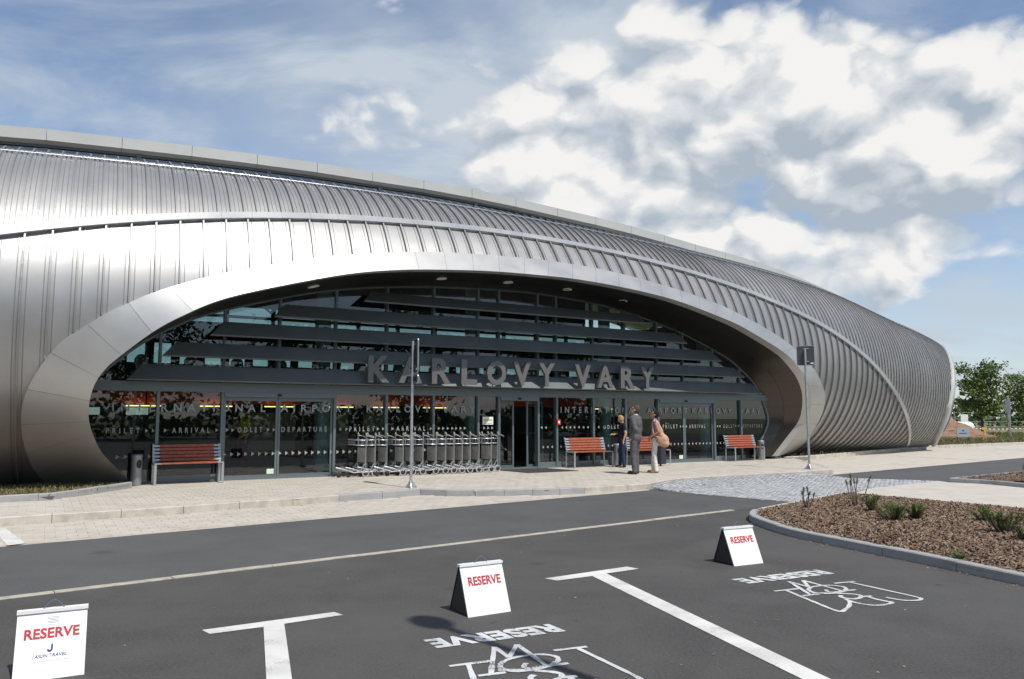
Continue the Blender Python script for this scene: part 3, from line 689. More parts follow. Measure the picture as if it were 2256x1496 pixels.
# end rim
AA = np.linspace(-1.15, 1.9, 70); sr = rim_s(AA); AA = np.array([max(a, float(a_base(s, .05))) for a, s in zip(AA, sr)]); sr = rim_s(AA); rows = []
for ds, off in ((-.2, .0), (-.2, .13), (1.0, .13), (1.0, -.30), (.2, -.30)): rows.append([tuple(p) for p in surf(sr + ds, AA, off)])
MB().grid(rows, 0, True).build('end_rim', M['fascia'], bld)
e = surf(sr + .6, AA, -.2); cen = np.array([e[:, 0].mean() - 1.5, e[:, 1].max() + 2.5, 0]); MB().add([tuple(p) for p in e] + [(e[0][0] + 1.0, e[0][1] + 4.5, 0), (e[-1][0] + .5, e[-1][1] + 4.5, e[-1][2])][::-1], [tuple(range(len(e) + 2))]).build('end_wall', M['dark'], bld)

# ---- portal frame: panels between the outer and the inner edge, with a return into the tunnel
NP = 40; cuts = np.linspace(0, NR - 1, NP + 1)
def samp(P, t): t = min(max(t, 0), NR - 1); i = min(int(t), NR - 2); return P[i] * (1 - (t - i)) + P[i + 1] * (t - i)
def ring_pt(t, f):
    o, i = samp(OUTP, t), samp(INR, t); return tuple(o * (1 - f) + i * f)
def gl_pt(t):
    p = samp(INP, t); x = p[0] * (10.8 / 12.06 if p[0] > 0 else 10.93 / 10.9); return np.array([x, .02, max(.12, p[2] * .985)])
def lip_pt(t, f):
    p = samp(INP, t); g = gl_pt(t); L = max(.3, np.linalg.norm(g - p)); q = p + (g - p) * min(1., .30 / L * f); c = np.array([0.3, 0, 1.6]) - p; c[1] = 0
    return tuple(q - c / np.linalg.norm(c) * .0)
for k in range(NP):
    t0, t1 = cuts[k] + .02, cuts[k + 1] - .02; ts = np.linspace(t0, t1, 6); mb = MB()
    mb.grid([[tuple(samp(OUT0, t)) for t in ts], [tuple(samp(OUTP, t)) for t in ts]], 0, False)
    mb.grid([[ring_pt(t, f) for t in ts] for f in np.linspace(0, 1, 6)], 0, True)
    mb.build('portal_panel', M['ring'], bld)
MB().add([tuple(OUTP[0]), tuple(INP[0]), tuple(INR[0])] , [(0, 1, 2)]).build('portal_panel', M['ring'], bld)
for k in range(20):
    ts = np.linspace(k * 10 + .02, k * 10 + 9.98, 8); MB().grid([[tuple(samp(INP, t)) for t in ts], [lip_pt(t, 1) for t in ts]], 0, True).build('portal_lip', M['ring'], bld)
mb = MB(); ts = np.linspace(0, NR - 1, NR)       # dark backing seen in the joints
mb.grid([[tuple(np.array(ring_pt(t, f)) + np.array([0, .03, .0])) for t in ts] for f in np.linspace(.01, .99, 5)], 0, True); mb.build('portal_backing', M['joint'], bld)
# tunnel lining
cuts2 = np.linspace(0, NR - 1, 27)
for k in range(26):
    for f0, f1 in ((0, .5), (.5, 1)):
        ts = np.linspace(cuts2[k] + .02, cuts2[k + 1] - .02, 9)
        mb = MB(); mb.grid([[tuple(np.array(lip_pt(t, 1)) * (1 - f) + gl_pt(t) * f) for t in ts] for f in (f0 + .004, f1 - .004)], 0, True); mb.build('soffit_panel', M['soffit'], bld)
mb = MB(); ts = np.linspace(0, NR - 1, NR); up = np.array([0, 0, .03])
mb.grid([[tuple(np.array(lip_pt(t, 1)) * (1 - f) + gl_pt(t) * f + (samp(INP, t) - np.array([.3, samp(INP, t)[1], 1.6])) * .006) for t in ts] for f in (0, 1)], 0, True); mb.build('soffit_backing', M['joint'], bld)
M['lamp_ring'] = mat('lamp_ring', (.55, .53, .48), .4); M['lamp_glass'] = mat('lamp_glass', (.10, .10, .10), .15)
for x, y, z in [(-6.29, -1.25, 4.74), (-2.88, -1.2, 5.25), (-.79, -1.1, 5.34), (1.32, -.95, 5.355), (3.48, -.85, 5.2), (6.91, -.75, 4.60), (9.87, -.55, 3.66)]:
    j = int(np.argmin(np.abs(INP[20:180, 0] - x))) + 20; tg = INP[j + 2] - INP[j - 2]; nv = Vector((tg[2], 0, -tg[0])).normalized(); nv = nv if nv.z < 0 else -nv
    rot = nv.to_track_quat('Z', 'Y').to_matrix().to_4x4()
    # lining height at this depth
    p = samp(INP, j); g_ = gl_pt(j); f = (y - p[1]) / (g_[1] - p[1]); zz = p[2] * (1 - f) + g_[2] * f
    Mx = Matrix.Translation((x, y, zz + .01)) @ rot
    dl = MB(); dl.lathe([(.10, .0), (.105, .03), (.135, .03), (.14, 0)], 20, M=Mx); dl = dl.build('downlight', M['lamp_ring'], bld)
    MB().lathe([(.0001, .012), (.10, .012)], 20, M=Mx).build('lamp_lens', M['lamp_glass'], dl)

# ---- glazing
MX = [-9.43, -8.03, -5.30, -3.9, -2.53, -1.14, -.46, .88, 1.54, 2.91, 4.18, 5.54, 8.06, 9.36]
GT = np.linspace(0, NR - 1, 400); GB = np.array([gl_pt(t) for t in GT])
ia = int(np.argmax(GB[:, 2]))
def g_top(x):
    L, Rr = GB[:ia + 1], GB[ia:]
    il = int(np.argmin(L[:, 0])); ir = int(np.argmax(Rr[:, 0]))
    if x < GB[ia, 0]: return float(np.interp(x, L[il:, 0], L[il:, 2]))
    return float(np.interp(-x, -Rr[:ir + 1, 0][::-1], Rr[:ir + 1, 2][::-1]))
XL, XR = GB[:, 0].min(), GB[:, 0].max()
def g_bot(x):
    L, Rr = GB[:ia + 1], GB[ia:]; il = int(np.argmin(L[:, 0])); ir = int(np.argmax(Rr[:, 0]))
    if x < L[0, 0]: return float(np.interp(-x, -L[:il + 1, 0], L[:il + 1, 2])) if L[0, 0] > L[il, 0] else .12
    if x > Rr[-1, 0]: return float(np.interp(x, Rr[ir:, 0][::-1], Rr[ir:, 2][::-1]))
    return .12
TR0, TR1 = 2.20, 2.42
def post(x0, x1, y0, y1, z0, z1, name='mullion', m='frame', parent=None): return MB().box(x0, x1, y0, y1, z0, z1).build(name, M[m], parent or bld)
for x in MX:
    post(x - .032, x + .032, -.07, .11, .12, TR0)
    if g_top(x) > TR1 + .1: post(x - .03, x + .03, -.05, .12, TR1, g_top(x) - .0, 'mullion')
for x in (-6.73, 6.68, -6.73 + .0001):
    if g_top(x) > TR1: post(x - .03, x + .03, -.05, .12, TR1, g_top(x), 'mullion') if x != -6.73 + .0001 else None
post(XL + .05, XR - .05, -.09, .13, TR0, TR1, 'transom')
post(-9.95, 10.4, -.06, .10, .12, .17, 'sill')
# frame following the tunnel
fr = MB(); P3 = [gl_pt(t) for t in np.linspace(0, NR - 1, 160)]; rows = []
for sc, y in ((1., -.03), (.994, -.03), (.994, .06)): rows.append([((p[0] - .0) * sc, y, .12 + (p[2] - .12) * sc) for p in P3])
fr.grid(rows, 0, False); fr.build('edge_frame', M['frame'], bld)
# fixed panes below and above the transom
edges = [XL + .02] + MX + [XR - .02]
doors = [(-8.03, -5.30), (-.46, .88), (5.54, 8.06)]
def pane_poly(x0, x1, z0, z1f, lowf):
    xs = np.linspace(x0, x1, 10); return [(x, max(z0, lowf(x))) for x in xs] + [(x, z1f(x)) for x in xs[::-1]]
for a, b in zip(edges[:-1], edges[1:]):
    if (a, b) in doors: pass
    else:
        pl = pane_poly(a, b, .17, lambda x: min(TR0, g_top(x)), g_bot)
        MB().add([(x, .02, z) for x, z in pl], [tuple(range(len(pl)))]).build('pane', M['glass'], bld)
        if a > -9.6 and b < 9.5: post(a + .032, b - .032, -.03, .07, .17, .29, 'bottom_rail')
    for aa, bb in ([(a, -6.73), (-6.73, b)] if a == -8.03 else [(a, 6.68), (6.68, b)] if a == 5.54 else [(a, b)]):
        if max(g_top(aa), g_top(bb)) > TR1 + .05:
            pl = pane_poly(aa, bb, TR1, lambda x: max(TR1 + .01, g_top(x)), lambda x: TR1)
            MB().add([(x, .02, z) for x, z in pl], [tuple(range(len(pl)))]).build('pane', M['glass'], bld)
def leaf(x0, x1, y):
    d = MB().box(x0, x0 + .05, y, y + .05, .14, 2.08).box(x1 - .05, x1, y, y + .05, .14, 2.08).box(x0 + .05, x1 - .05, y, y + .05, 2.0, 2.08).box(x0 + .05, x1 - .05, y, y + .05, .14, .23).build('door_leaf', M['frame'], bld)
    MB().add([(x0 + .05, y + .025, .23), (x1 - .05, y + .025, .23), (x1 - .05, y + .025, 2.0), (x0 + .05, y + .025, 2.0)], [(0, 1, 2, 3)]).build('pane', M['glass'], d); return d
for x0, x1, mid in ((-8.03, -5.30, -6.71), (5.54, 8.06, 6.72)):
    leaf(x0 + .04, mid - .005, .0); leaf(mid + .005, x1 - .04, .0); post(x0 + .032, x1 - .032, -.10, .12, 2.085, TR0, 'door_header')
    MB().lathe([(.001, -.03), (.05, -.02), (.055, 0), (.03, .03)], 12, M=Matrix.Translation((mid, -.12, 2.14))).build('door_sensor', M['dark'], bld)
post(-.46 + .032, .88 - .032, -.10, .12, 2.085, TR0, 'door_header'); leaf(-.42, .16, .16); leaf(.60, 1.18, .16)
MB().lathe([(.001, -.03), (.05, -.02), (.055, 0), (.03, .03)], 12, M=Matrix.Translation((.2, -.12, 2.14))).build('door_sensor', M['dark'], bld)
# sun louvres
for (x0, x1, z0, z1) in [(-10.15, 9.95, 2.42, 2.80), (-9.45, 9.1, 2.97, 3.33), (-8.45, 8.0, 3.49, 3.86), (-7.0, 6.45, 4.02, 4.38), (-4.75, 4.7, 4.57, 4.88)]:
    prof = [(-.50, z0), (-.54, z0 + .03), (-.30, z1 - .01), (-.26, z1), (-.22, z1 - .03), (-.44, z0)]
    mb = MB(); n = len(prof); lo = [(x0 + (z - z0) * .9, y, z) for y, z in prof]; hi = [(x1 - (z - z0) * .9, y, z) for y, z in prof]
    mb.add(lo + hi, [(i, (i + 1) % n, n + (i + 1) % n, n + i) for i in range(n)] + [tuple(range(n - 1, -1, -1)), tuple(range(n, 2 * n))]); lv = mb.build('louvre', M['louvre'], bld)
    for x in MX:
        if x0 + .4 < x < x1 - .4: MB().box(x - .012, x + .012, -.30, -.07, z0 + .08, z0 + .2).build('bracket', M['frame'], lv)
# lettering on the glass
DCS = []; Y = -.004
class _D:
    def add(s, *a, **k): m_ = MB(); m_.add(*a, **k); DCS.append(m_)
dc = _D()
WORDS = []
def words(y, z0, z1, lst, bold=.02):
    for w, a, b in lst:
        m_ = MB(); put_text(m_, w, a, b, z0, z1, y, bold=bold, spacing=1.9 if len(w) > 4 else 1.6); WORDS.append((w, m_))
words(Y, 1.735, 1.925, [('INTERNATIONAL', -10.36, -7.02), ('AIRPORT', -6.66, -4.84), ('KARLOVY', -4.43, -2.62), ('VARY', -2.25, -1.21), ('INTERNATIONAL', 1.71, 4.72), ('AIRPORT', 5.10, 6.88), ('KARLOVY', 7.09, 8.95), ('VARY', 9.35, 10.4)])
words(Y, 1.245, 1.37, [('ARRIVAL', -9.11, -8.29), ('ODLET', -7.66, -7.08), ('DEPARTURE', -6.62, -5.48), ('ARRIVAL', -3.59, -2.75), ('ODLET', 3.32, 3.93), ('ARRIVAL', 6.92, 7.67), ('ODLET', 8.51, 9.06), ('DEPARTURE', 9.49, 10.45)])
for a, b in ((-10.46, -9.78), (-4.89, -4.2), (5.76, 6.41)):
    m_ = MB(); put_text(m_, 'PRILET', a, b, 1.245, 1.37, Y, bold=.02, spacing=1.9); WORDS.append(('PRILET', m_)); w = (b - a) / 6
    acc = MB(); x = a + w * 1.30; acc.add([(x - .028, Y, 1.425), (x, Y, 1.39), (x + .028, Y, 1.425), (x + .028, Y, 1.44), (x, Y, 1.408), (x - .028, Y, 1.44)], [(0, 1, 4, 5), (1, 2, 3, 4)])
    DCS.append(acc); acc = MB(); x = a + w * 2.12; acc.add([(x - .012, Y, 1.39), (x, Y, 1.39), (x + .03, Y, 1.43), (x + .012, Y, 1.43)], [(0, 1, 2, 3)]); DCS.append(acc)
def tri(x, z, s, d): dc.add([(x, Y, z - s), (x + d * s * 1.5, Y, z), (x, Y, z + s)], [(0, 1, 2) if d > 0 else (2, 1, 0)])
for x in (-9.67, -9.53, -9.28, -8.16, -7.93, -7.8, -6.97, -6.83, -5.15, -4.99, -4.14, -3.99, -3.73, -2.61, -2.37, -2.24, -2.1, -1.96, -1.84, -1.7, -1.57, -.95, -.82, -.69): tri(x, 1.305, .045, 1)
for x in (1.05, 1.2, 1.79, 1.94, 2.09, 2.24, 2.41, 2.58, 2.75, 2.98, 3.16, 5.66, 6.56, 6.68, 6.82, 8.27, 8.38, 9.15, 9.29): tri(x, 1.305, .045, -1)
for x in list(np.arange(-10.24, -1.3, .162)): tri(x, .73, .05, 1)
for x in list(np.arange(1.1, 9.3, .162)): tri(x, .73, .045, -1)
for w, m_ in WORDS: m_.build('glass_word', M['decal'], bld)
for m_ in DCS: m_.build('glass_arrow', M['decal'], bld)
# notices on the glazing
nt = MB().box(-.98, -.64, -.02, -.008, 1.40, 1.62).build('notice', M['sticker'], bld)
b_ = MB().box(-.95, -.67, -.024, -.021, 1.50, 1.56); b_.build('notice_print', mat('lime', (.55, .62, .12), .5), nt)
MB().box(-.93, -.69, -.024, -.021, 1.43, 1.45).build('notice_print', M['grey_print'], nt)
al = MB().box(1.50, 1.62, -.13, -.07, 1.38, 1.55).build('alarm_box', mat('alarm_red', (.55, .02, .015), .4), bld); MB().box(1.535, 1.585, -.135, -.131, 1.43, 1.50).build('alarm_button', M['sticker'], al)
for x in (-6.95, 6.45): MB().box(x, x + .17, -.012, -.004, .24, .36).build('door_sticker', mat('stick_green', (.62, .75, .60), .5), bld)

# ---- roof edge above the shell
FX = np.array([-17, -12.92, -11.95, -10.27, -8.58, -6.86, -5.15, -3.44, -1.74, -.02, 1.66, 3.35, 5.02, 6.65, 8.28, 9.87, 11.96, 13.44, 15.52, 18.5, 22]); FZ = np.array([8.36, 8.63, 8.72, 8.82, 8.91, 8.98, 9.03, 9.04, 9.06, 9.03, 8.97, 8.87, 8.78, 8.66, 8.51, 8.34, 8.16, 8.00, 7.68, 7.05, 6.2])
def fz(x): return float(np.interp(x, FX, FZ))
jx = [-17, -15.3, -13.63, -11.95, -10.27, -8.58, -6.86, -5.15, -3.44, -1.74, -.02, 1.66, 3.35, 5.02, 6.65, 8.28, 9.87, 11.5, 13.2, 14.9, 16.6, 18.4]
for a, b in zip(jx[:-1], jx[1:]):
    xs = np.linspace(a + .005, b - .005, 6); rows = []
    for y, dz in ((2.9, -.30), (2.62, -.285), (2.5, -.285), (2.5, 0.), (2.7, .03), (3.2, .05)): rows.append([(x, y, fz(x) + dz) for x in xs])
    MB().grid(rows, 0, False).build('fascia_panel', M['fascia'], bld)
xs = np.linspace(-17, 18.4, 60)
MB().grid([[(x, y, fz(x) + .04 + dz) for x in xs] for y, dz in ((3.1, 0), (6, .25), (12, .3), (16, -.5))], 0, True).build('roof', M['fascia'], bld)
MB().grid([[(x, y, fz(x) - .32) for x in xs] for y in (2.9, 16)], 0, True).build('ceiling', M['louvre'], bld)
for i, a in enumerate(np.arange(-16.6, 17, 3.38)):
    post(a - .05, a + .05, 2.80, 2.92, 7.2, fz(a) - .3, 'clerestory_post')
    b = a + 3.28; xs2 = np.linspace(a + .05, b + .05, 5)
    MB().add([(x, 2.86, 7.0) for x in xs2] + [(x, 2.86, fz(x) - .36) for x in xs2[::-1]], [tuple(range(10))]).build('clerestory_pane', M['glass_dark'], bld)
    MB().grid([[(x, 2.82, fz(x) - .37) for x in xs2], [(x, 2.82, fz(x) - .3) for x in xs2]], 0, False).build('clerestory_head', M['louvre'], bld)

# ---- hall behind the glass
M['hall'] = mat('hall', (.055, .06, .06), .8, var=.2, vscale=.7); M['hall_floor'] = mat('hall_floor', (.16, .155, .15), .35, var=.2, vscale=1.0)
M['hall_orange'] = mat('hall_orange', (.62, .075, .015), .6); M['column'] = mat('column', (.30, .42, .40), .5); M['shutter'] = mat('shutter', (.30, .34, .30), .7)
M['tube_lamp'] = mat('tube_lamp', (.8, .7, .3), .5, emit=(1.0, .78, .26), estr=2.2); M['screen'] = mat('screen', (.1, .1, .1), .4, emit=(.75, .9, .85), estr=.35)
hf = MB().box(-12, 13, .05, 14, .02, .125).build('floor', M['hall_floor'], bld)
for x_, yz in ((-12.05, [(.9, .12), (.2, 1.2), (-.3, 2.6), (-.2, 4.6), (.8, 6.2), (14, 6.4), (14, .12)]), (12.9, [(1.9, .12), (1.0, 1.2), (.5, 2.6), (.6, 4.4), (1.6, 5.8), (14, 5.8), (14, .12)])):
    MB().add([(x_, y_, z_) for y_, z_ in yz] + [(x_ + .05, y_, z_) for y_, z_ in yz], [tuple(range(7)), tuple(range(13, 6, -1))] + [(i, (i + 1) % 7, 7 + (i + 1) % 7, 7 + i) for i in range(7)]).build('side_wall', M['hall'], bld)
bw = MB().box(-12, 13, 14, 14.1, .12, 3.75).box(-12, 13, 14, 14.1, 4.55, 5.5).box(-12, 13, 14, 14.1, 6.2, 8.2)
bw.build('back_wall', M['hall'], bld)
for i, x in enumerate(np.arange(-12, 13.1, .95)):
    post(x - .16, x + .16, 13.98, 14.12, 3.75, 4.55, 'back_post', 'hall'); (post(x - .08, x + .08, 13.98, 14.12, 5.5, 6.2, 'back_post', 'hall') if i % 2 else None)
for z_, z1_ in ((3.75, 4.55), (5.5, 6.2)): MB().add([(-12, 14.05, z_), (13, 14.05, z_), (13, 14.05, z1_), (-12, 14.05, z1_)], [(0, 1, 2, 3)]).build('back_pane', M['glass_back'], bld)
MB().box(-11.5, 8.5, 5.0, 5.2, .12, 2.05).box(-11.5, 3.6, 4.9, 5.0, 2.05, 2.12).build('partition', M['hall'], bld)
for x in np.arange(-11.4, 3.4, 2.1): MB().box(x + .02, x + 2.08, 3.62, 3.70, 1.98, 2.52).build('sign_panel', M['hall_orange'], bld)
for x in (-9.8, -7.95, -6.2, -4.4, -2.9, -1.2, 5.6): MB().box(x, x + .85, 3.5, 3.56, 1.90, 1.93).build('tube_lamp', M['tube_lamp'], bld)
for x0, x1 in ((-6.5, -4.9), (-4.3, -3.2), (-2.7, -1.9)): MB().box(x0, x1, 4.95, 4.99, .5, 1.75).build('shutter', M['shutter'], bld)
for x in (-5.15, -.55, 4.55, 9.1): MB().lathe([(.2, .12), (.2, 7.5)], 18, M=Matrix.Translation((x, 1.5, 0))).build('column', M['column'], bld)
for x in (-10.9, -9.7): MB().box(x, x + .55, 4.5, 4.55, 1.68, 1.88).build('info_screen', M['screen'], bld)
# roof truss inside
for z, r in ((4.9, .05), (5.9, .06)): MB().tube([(-12, 7, z), (13, 7, z)], r, 6).build('truss_chord', M['hall'], bld)
for i, x in enumerate(np.arange(-11.5, 12.5, 1.3)): MB().tube([(x, 7, 4.9 if i % 2 else 5.9), (x + 1.3, 7, 5.9 if i % 2 else 4.9)], .035, 6).build('truss_brace', M['hall'], bld)
for x in np.arange(-10.5, 8, 1.5): MB().lathe([(.001, -.22), (.12, -.19), (.2, -.08), (.22, 0), (.2, .08), (.12, .19), (.001, .22)], 14, M=Matrix.Translation((x, 8.5, 3.45))).build('globe_lamp', M['column'], bld)
for x, w in ((-10.6, .8), (-8.9, 1.6), (2.6, 1.6), (5.9, 1.2)):
    c_ = MB().box(x, x + w, 3.2, 3.8, .12, 1.05).build('counter', M['hall'], bld); MB().box(x - .03, x + w + .03, 3.15, 3.85, 1.05, 1.09).build('counter_top', M['shutter'], c_)

# ---- big letters over the entrance: one sign of eleven letters
sg = empty('entrance_sign', ORG, PHI, 'grey raised capital letters over the entrance doors', 'sign')
LX = [(-4.68, -4.11), (-3.85, -3.2), (-2.91, -2.36), (-2.04, -1.56), (-1.25, -.63), (-.4, .18), (.45, 1.01), (1.72, 2.3), (2.55, 3.15), (3.44, 3.99), (4.23, 4.78)]
for ch, (a, b) in zip('KARLOVYVARY', LX):
    mb = MB(); put_text(mb, ch, a, b, 2.49, 3.17, -.70, bold=.036, depth=.10); lt = mb.build('letter', M['letter'], sg)
    MB().box((a + b) / 2 - .012, (a + b) / 2 + .012, -.65, -.50, 2.52, 2.60).build('stand_off', M['frame'], lt)
# ================================================================== street things
def zrot(x, y, a, z=0.): return Matrix.Translation((x, y, z)) @ Matrix.Rotation(a, 4, 'Z')
# ---- folding RESERVE boards
def a_board(x, y, rz, w, label, extra=False):
    r = empty('folding_board', (x, y, 0), rz, label, 'sign', 'folding boards standing in the parking bays')
    H, D, T = .375, .17, .012
    def slope(f, side):  # side 0 front, 1 back
        return (D - .012) * f if side == 0 else 2 * D - (D - .012) * f
    fb = MB(); a = (slope(0, 0), 0.); b = (slope(1, 0), H)
    fb.add([(0, a[0], 0), (w, a[0], 0), (w, b[0], H), (0, b[0], H), (0, a[0] + T, 0), (w, a[0] + T, 0), (w, b[0] + T, H), (0, b[0] + T, H)], [(0, 1, 2, 3), (7, 6, 5, 4), (4, 5, 1, 0), (1, 5, 6, 2), (2, 6, 7, 3), (3, 7, 4, 0)])
    front = fb.build('front_board', M['white'], r)
    bb = MB(); a2, b2 = slope(0, 1), slope(1, 1)
    bb.add([(0, a2, 0), (w, a2, 0), (w, b2, H), (0, b2, H), (0, a2 - T, 0), (w, a2 - T, 0), (w, b2 - T, H), (0, b2 - T, H)], [(3, 2, 1, 0), (4, 5, 6, 7), (0, 1, 5, 4), (2, 6, 5, 1), (3, 7, 6, 2), (0, 4, 7, 3)])
    bb.build('back_board', M['dark'], r)
    for xx in (.004, w - .018):          # dark side cloths between the boards
        MB().add([(xx, .014, .01), (xx, 2 * D - .014, .01), (xx, D + .002, H - .02), (xx, D - .002, H - .02)], [(0, 1, 2, 3)]).build('side_web', M['dark'], r)
    MB().box(-.004, w + .004, D - .026, D + .026, H - .004, H + .016).build('top_strip', M['white_trim'], r)
    n = 14; MB().tube([(w * .36 + w * .30 * i / n, D, H + .014 + .05 * math.sin(math.pi * i / n)) for i in range(n + 1)], .0035, 6).build('rope_handle', M['rope'], r)
    ang = math.atan2(D - .012, H); Mx = Matrix.Translation((0, -.003, 0)) @ Matrix.Rotation(-ang, 4, 'X')
    L = H / math.cos(ang)
    def lay(mb, name, m, parent=front):
        mb.v = [tuple(Mx @ Vector(p)) for p in mb.v]; return mb.build(name, m, parent)
    t = MB()
    if extra: put_text(t, 'RESERVE', w * .115, w * .90, L * .600, L * .755, -.0005, bold=.028)
    else: put_text(t, 'RESERVE', w * .135, w * .90, L * .595, L * .775, -.0005, bold=.022)
    lay(t, 'printed_word', M['red_print'])
    if extra:
        lay(MB().add([(w * .22, 0, L * .27), (w * .76, 0, L * .27), (w * .76, 0, L * .545), (w * .22, 0, L * .545)], [(0, 1, 2, 3)]), 'logo_sticker', M['sticker'])
        t = MB(); e = -.0012
        put_text(t, 'J', w * .245, w * .275, L * .312, L * .375, e, m=1, bold=.02, shear=.22); put_text(t, 'ASON', w * .28, w * .465, L * .318, L * .368, e, bold=.02, shear=.22)
        put_text(t, 'T', w * .485, w * .525, L * .318, L * .372, e, m=1, bold=.02, shear=.22); put_text(t, 'RAVEL', w * .525, w * .735, L * .318, L * .368, e, bold=.02, shear=.22)
        cx, cz = w * .49, L * .455; arc = [(cx + w * .042 * math.cos(a), cz - L * .02 + L * .045 * math.sin(a)) for a in np.linspace(math.pi, 2 * math.pi, 12)] + [(cx + w * .042, cz + L * .062)]
        arc_i = [(cx + w * .012 * math.cos(a), cz - L * .02 + L * .012 * math.sin(a)) for a in np.linspace(math.pi, 2 * math.pi, 12)] + [(cx + w * .012, cz + L * .045)]
        n = len(arc); t.add([(x, e, z) for x, z in arc] + [(x, e, z) for x, z in arc_i], [(i, i + 1, n + i + 1, n + i) for i in range(n - 1)])
        o = lay(t, 'logo_print', [M['blue_print'], M['red_print']])
        lay(MB().add([(w * .42, 0, L * .80), (w * .61, 0, L * .80), (w * .61, 0, L * .935), (w * .42, 0, L * .935)], [(0, 1, 2, 3)]), 'small_label', M['sticker'])
        t = MB()
        for i, (a, b, mm) in enumerate([(.47, .595, 0), (.425, .60, 0), (.46, .57, 0), (.425, .60, 0), (.44, .59, 0)]): z = L * (.905 - .021 * i); t.add([(w * a, e, z), (w * b, e, z), (w * b, e, z + L * .009), (w * a, e, z + L * .009)], [(0, 1, 2, 3)])
        t.add([(w * .43, e, L * .898), (w * .445, e, L * .898), (w * .455, e, L * .925), (w * .445, e, L * .925)], [(0, 1, 2, 3)]); lay(t, 'label_print', M['grey_print'])
    return r
a_board(-3.02, 4.875, PHI - R(3), .385, 'white folding board with the travel agency sticker, nearest to the camera', True)
p = F(-8.66, -13.73); a_board(p.x, p.y, PHI, .40, 'white folding board standing in front of the painted emblem in the middle bay')
p = F(-5.18, -13.29); a_board(p.x, p.y, PHI - R(4), .42, 'white folding board nearest to the bark planter')

# ---- sign posts (seen from behind)
def post_base(r):
    b = MB().lathe([(.075, 0), (.075, .012), (.045, .014), (.04, .10), (.034, .105)], 14).build('base_flange', M['galv'], r)
    for k in range(3):
        a = k * 2.094 + .5; mb = MB(); Mx = Matrix.Rotation(a, 4, 'Z'); mb.add([Mx @ Vector(q) for q in ((.03, -.006, .0), (.13, -.006, .0), (.13, -.006, .015), (.03, -.006, .16), (.03, .006, .0), (.13, .006, .0), (.13, .006, .015), (.03, .006, .16))], [(0, 1, 2, 3), (7, 6, 5, 4), (1, 5, 6, 2), (2, 6, 7, 3)]); mb.build('gusset', M['galv'], r)
        MB().lathe([(.014, 0), (.014, .03), (.0001, .034)], 8, M=Matrix.Translation((.115 * math.cos(a), .115 * math.sin(a), .0))).build('bolt', M['plate'], r)
def rr(w, h, rad, n=5):
    pts = []
    for cx, cy, a0 in ((w / 2 - rad, h / 2 - rad, 0), (-w / 2 + rad, h / 2 - rad, 90), (-w / 2 + rad, -h / 2 + rad, 180), (w / 2 - rad, -h / 2 + rad, 270)):
        pts += [(cx + rad * math.cos(R(a0 + 90 * i / n)), cy + rad * math.sin(R(a0 + 90 * i / n))) for i in range(n + 1)]
    return pts
def plate(parent, w, h, zc, dx, dy, ang, name='sign_plate'):
    """plate turned by ang about z; its printed face looks away from the camera"""
    Mx = Matrix.Translation((dx, dy, zc)) @ Matrix.Rotation(ang, 4, 'Z') @ Matrix.Rotation(R(90), 4, 'X')
    o = MB().prism(rr(w, h, .05), -.006, .004, M=Mx).build(name, M['plate'], parent)
    e = MB(); a = rr(w, h, .05); b = rr(w - .03, h - .03, .04); n = len(a)
    e.add([Mx @ Vector((x, y, .012)) for x, y in a] + [Mx @ Vector((x, y, .012)) for x, y in b] + [Mx @ Vector((x, y, -.012)) for x, y in a], [(i, (i + 1) % n, n + (i + 1) % n, n + i) for i in range(n)] + [(i, 2 * n + i, 2 * n + (i + 1) % n, (i + 1) % n) for i in range(n)])
    e.build('folded_edge', M['galv'], o)
    MB().add([Mx @ Vector((x, y, -.008)) for x, y in a], [tuple(range(n))]).build('sign_face', M['white'], o)
    MB().add([Mx @ Vector(q) for q in ((w * .26, -h * .42, .0135), (w * .42, -h * .42, .0135), (w * .42, -h * .36, .0135), (w * .26, -h * .36, .0135))], [(0, 1, 2, 3)]).build('maker_sticker', M['sticker'], o)
    for zz in (-h * .3, h * .34): MB().tube([Mx @ Vector((-.05, zz, .02)), Mx @ Vector((.09, zz, .02))], .012, 6).build('clamp', M['galv'], o)
    return o
s1 = empty('sign_post', (-2.14, 16.67, .12), 0, 'grey post with a narrow two-part road sign seen almost edge-on, by the trolleys', 'road sign', 'road sign posts on the sidewalk edge')
MB().tube([(0, 0, .08), (.0, 0, 1.5), (.012, 0, 3.12)], .03, 12).build('post', M['galv'], s1); post_base(s1)
plate(s1, .50, .74, 2.80, .045, .06, R(-66)); plate(s1, .52, .20, 2.30, .045, .06, R(-66))
s2 = empty('sign_post', (8.55, 22.61, .12), 0, 'grey post with a square sign seen from behind at the end of the sidewalk', 'road sign', 'road sign posts on the sidewalk edge')
MB().tube([(0, 0, .08), (0, 0, 3.46)], .034, 12).build('post', M['galv'], s2); post_base(s2)
plate(s2, .50, .58, 3.28, .03, .05, R(-20))

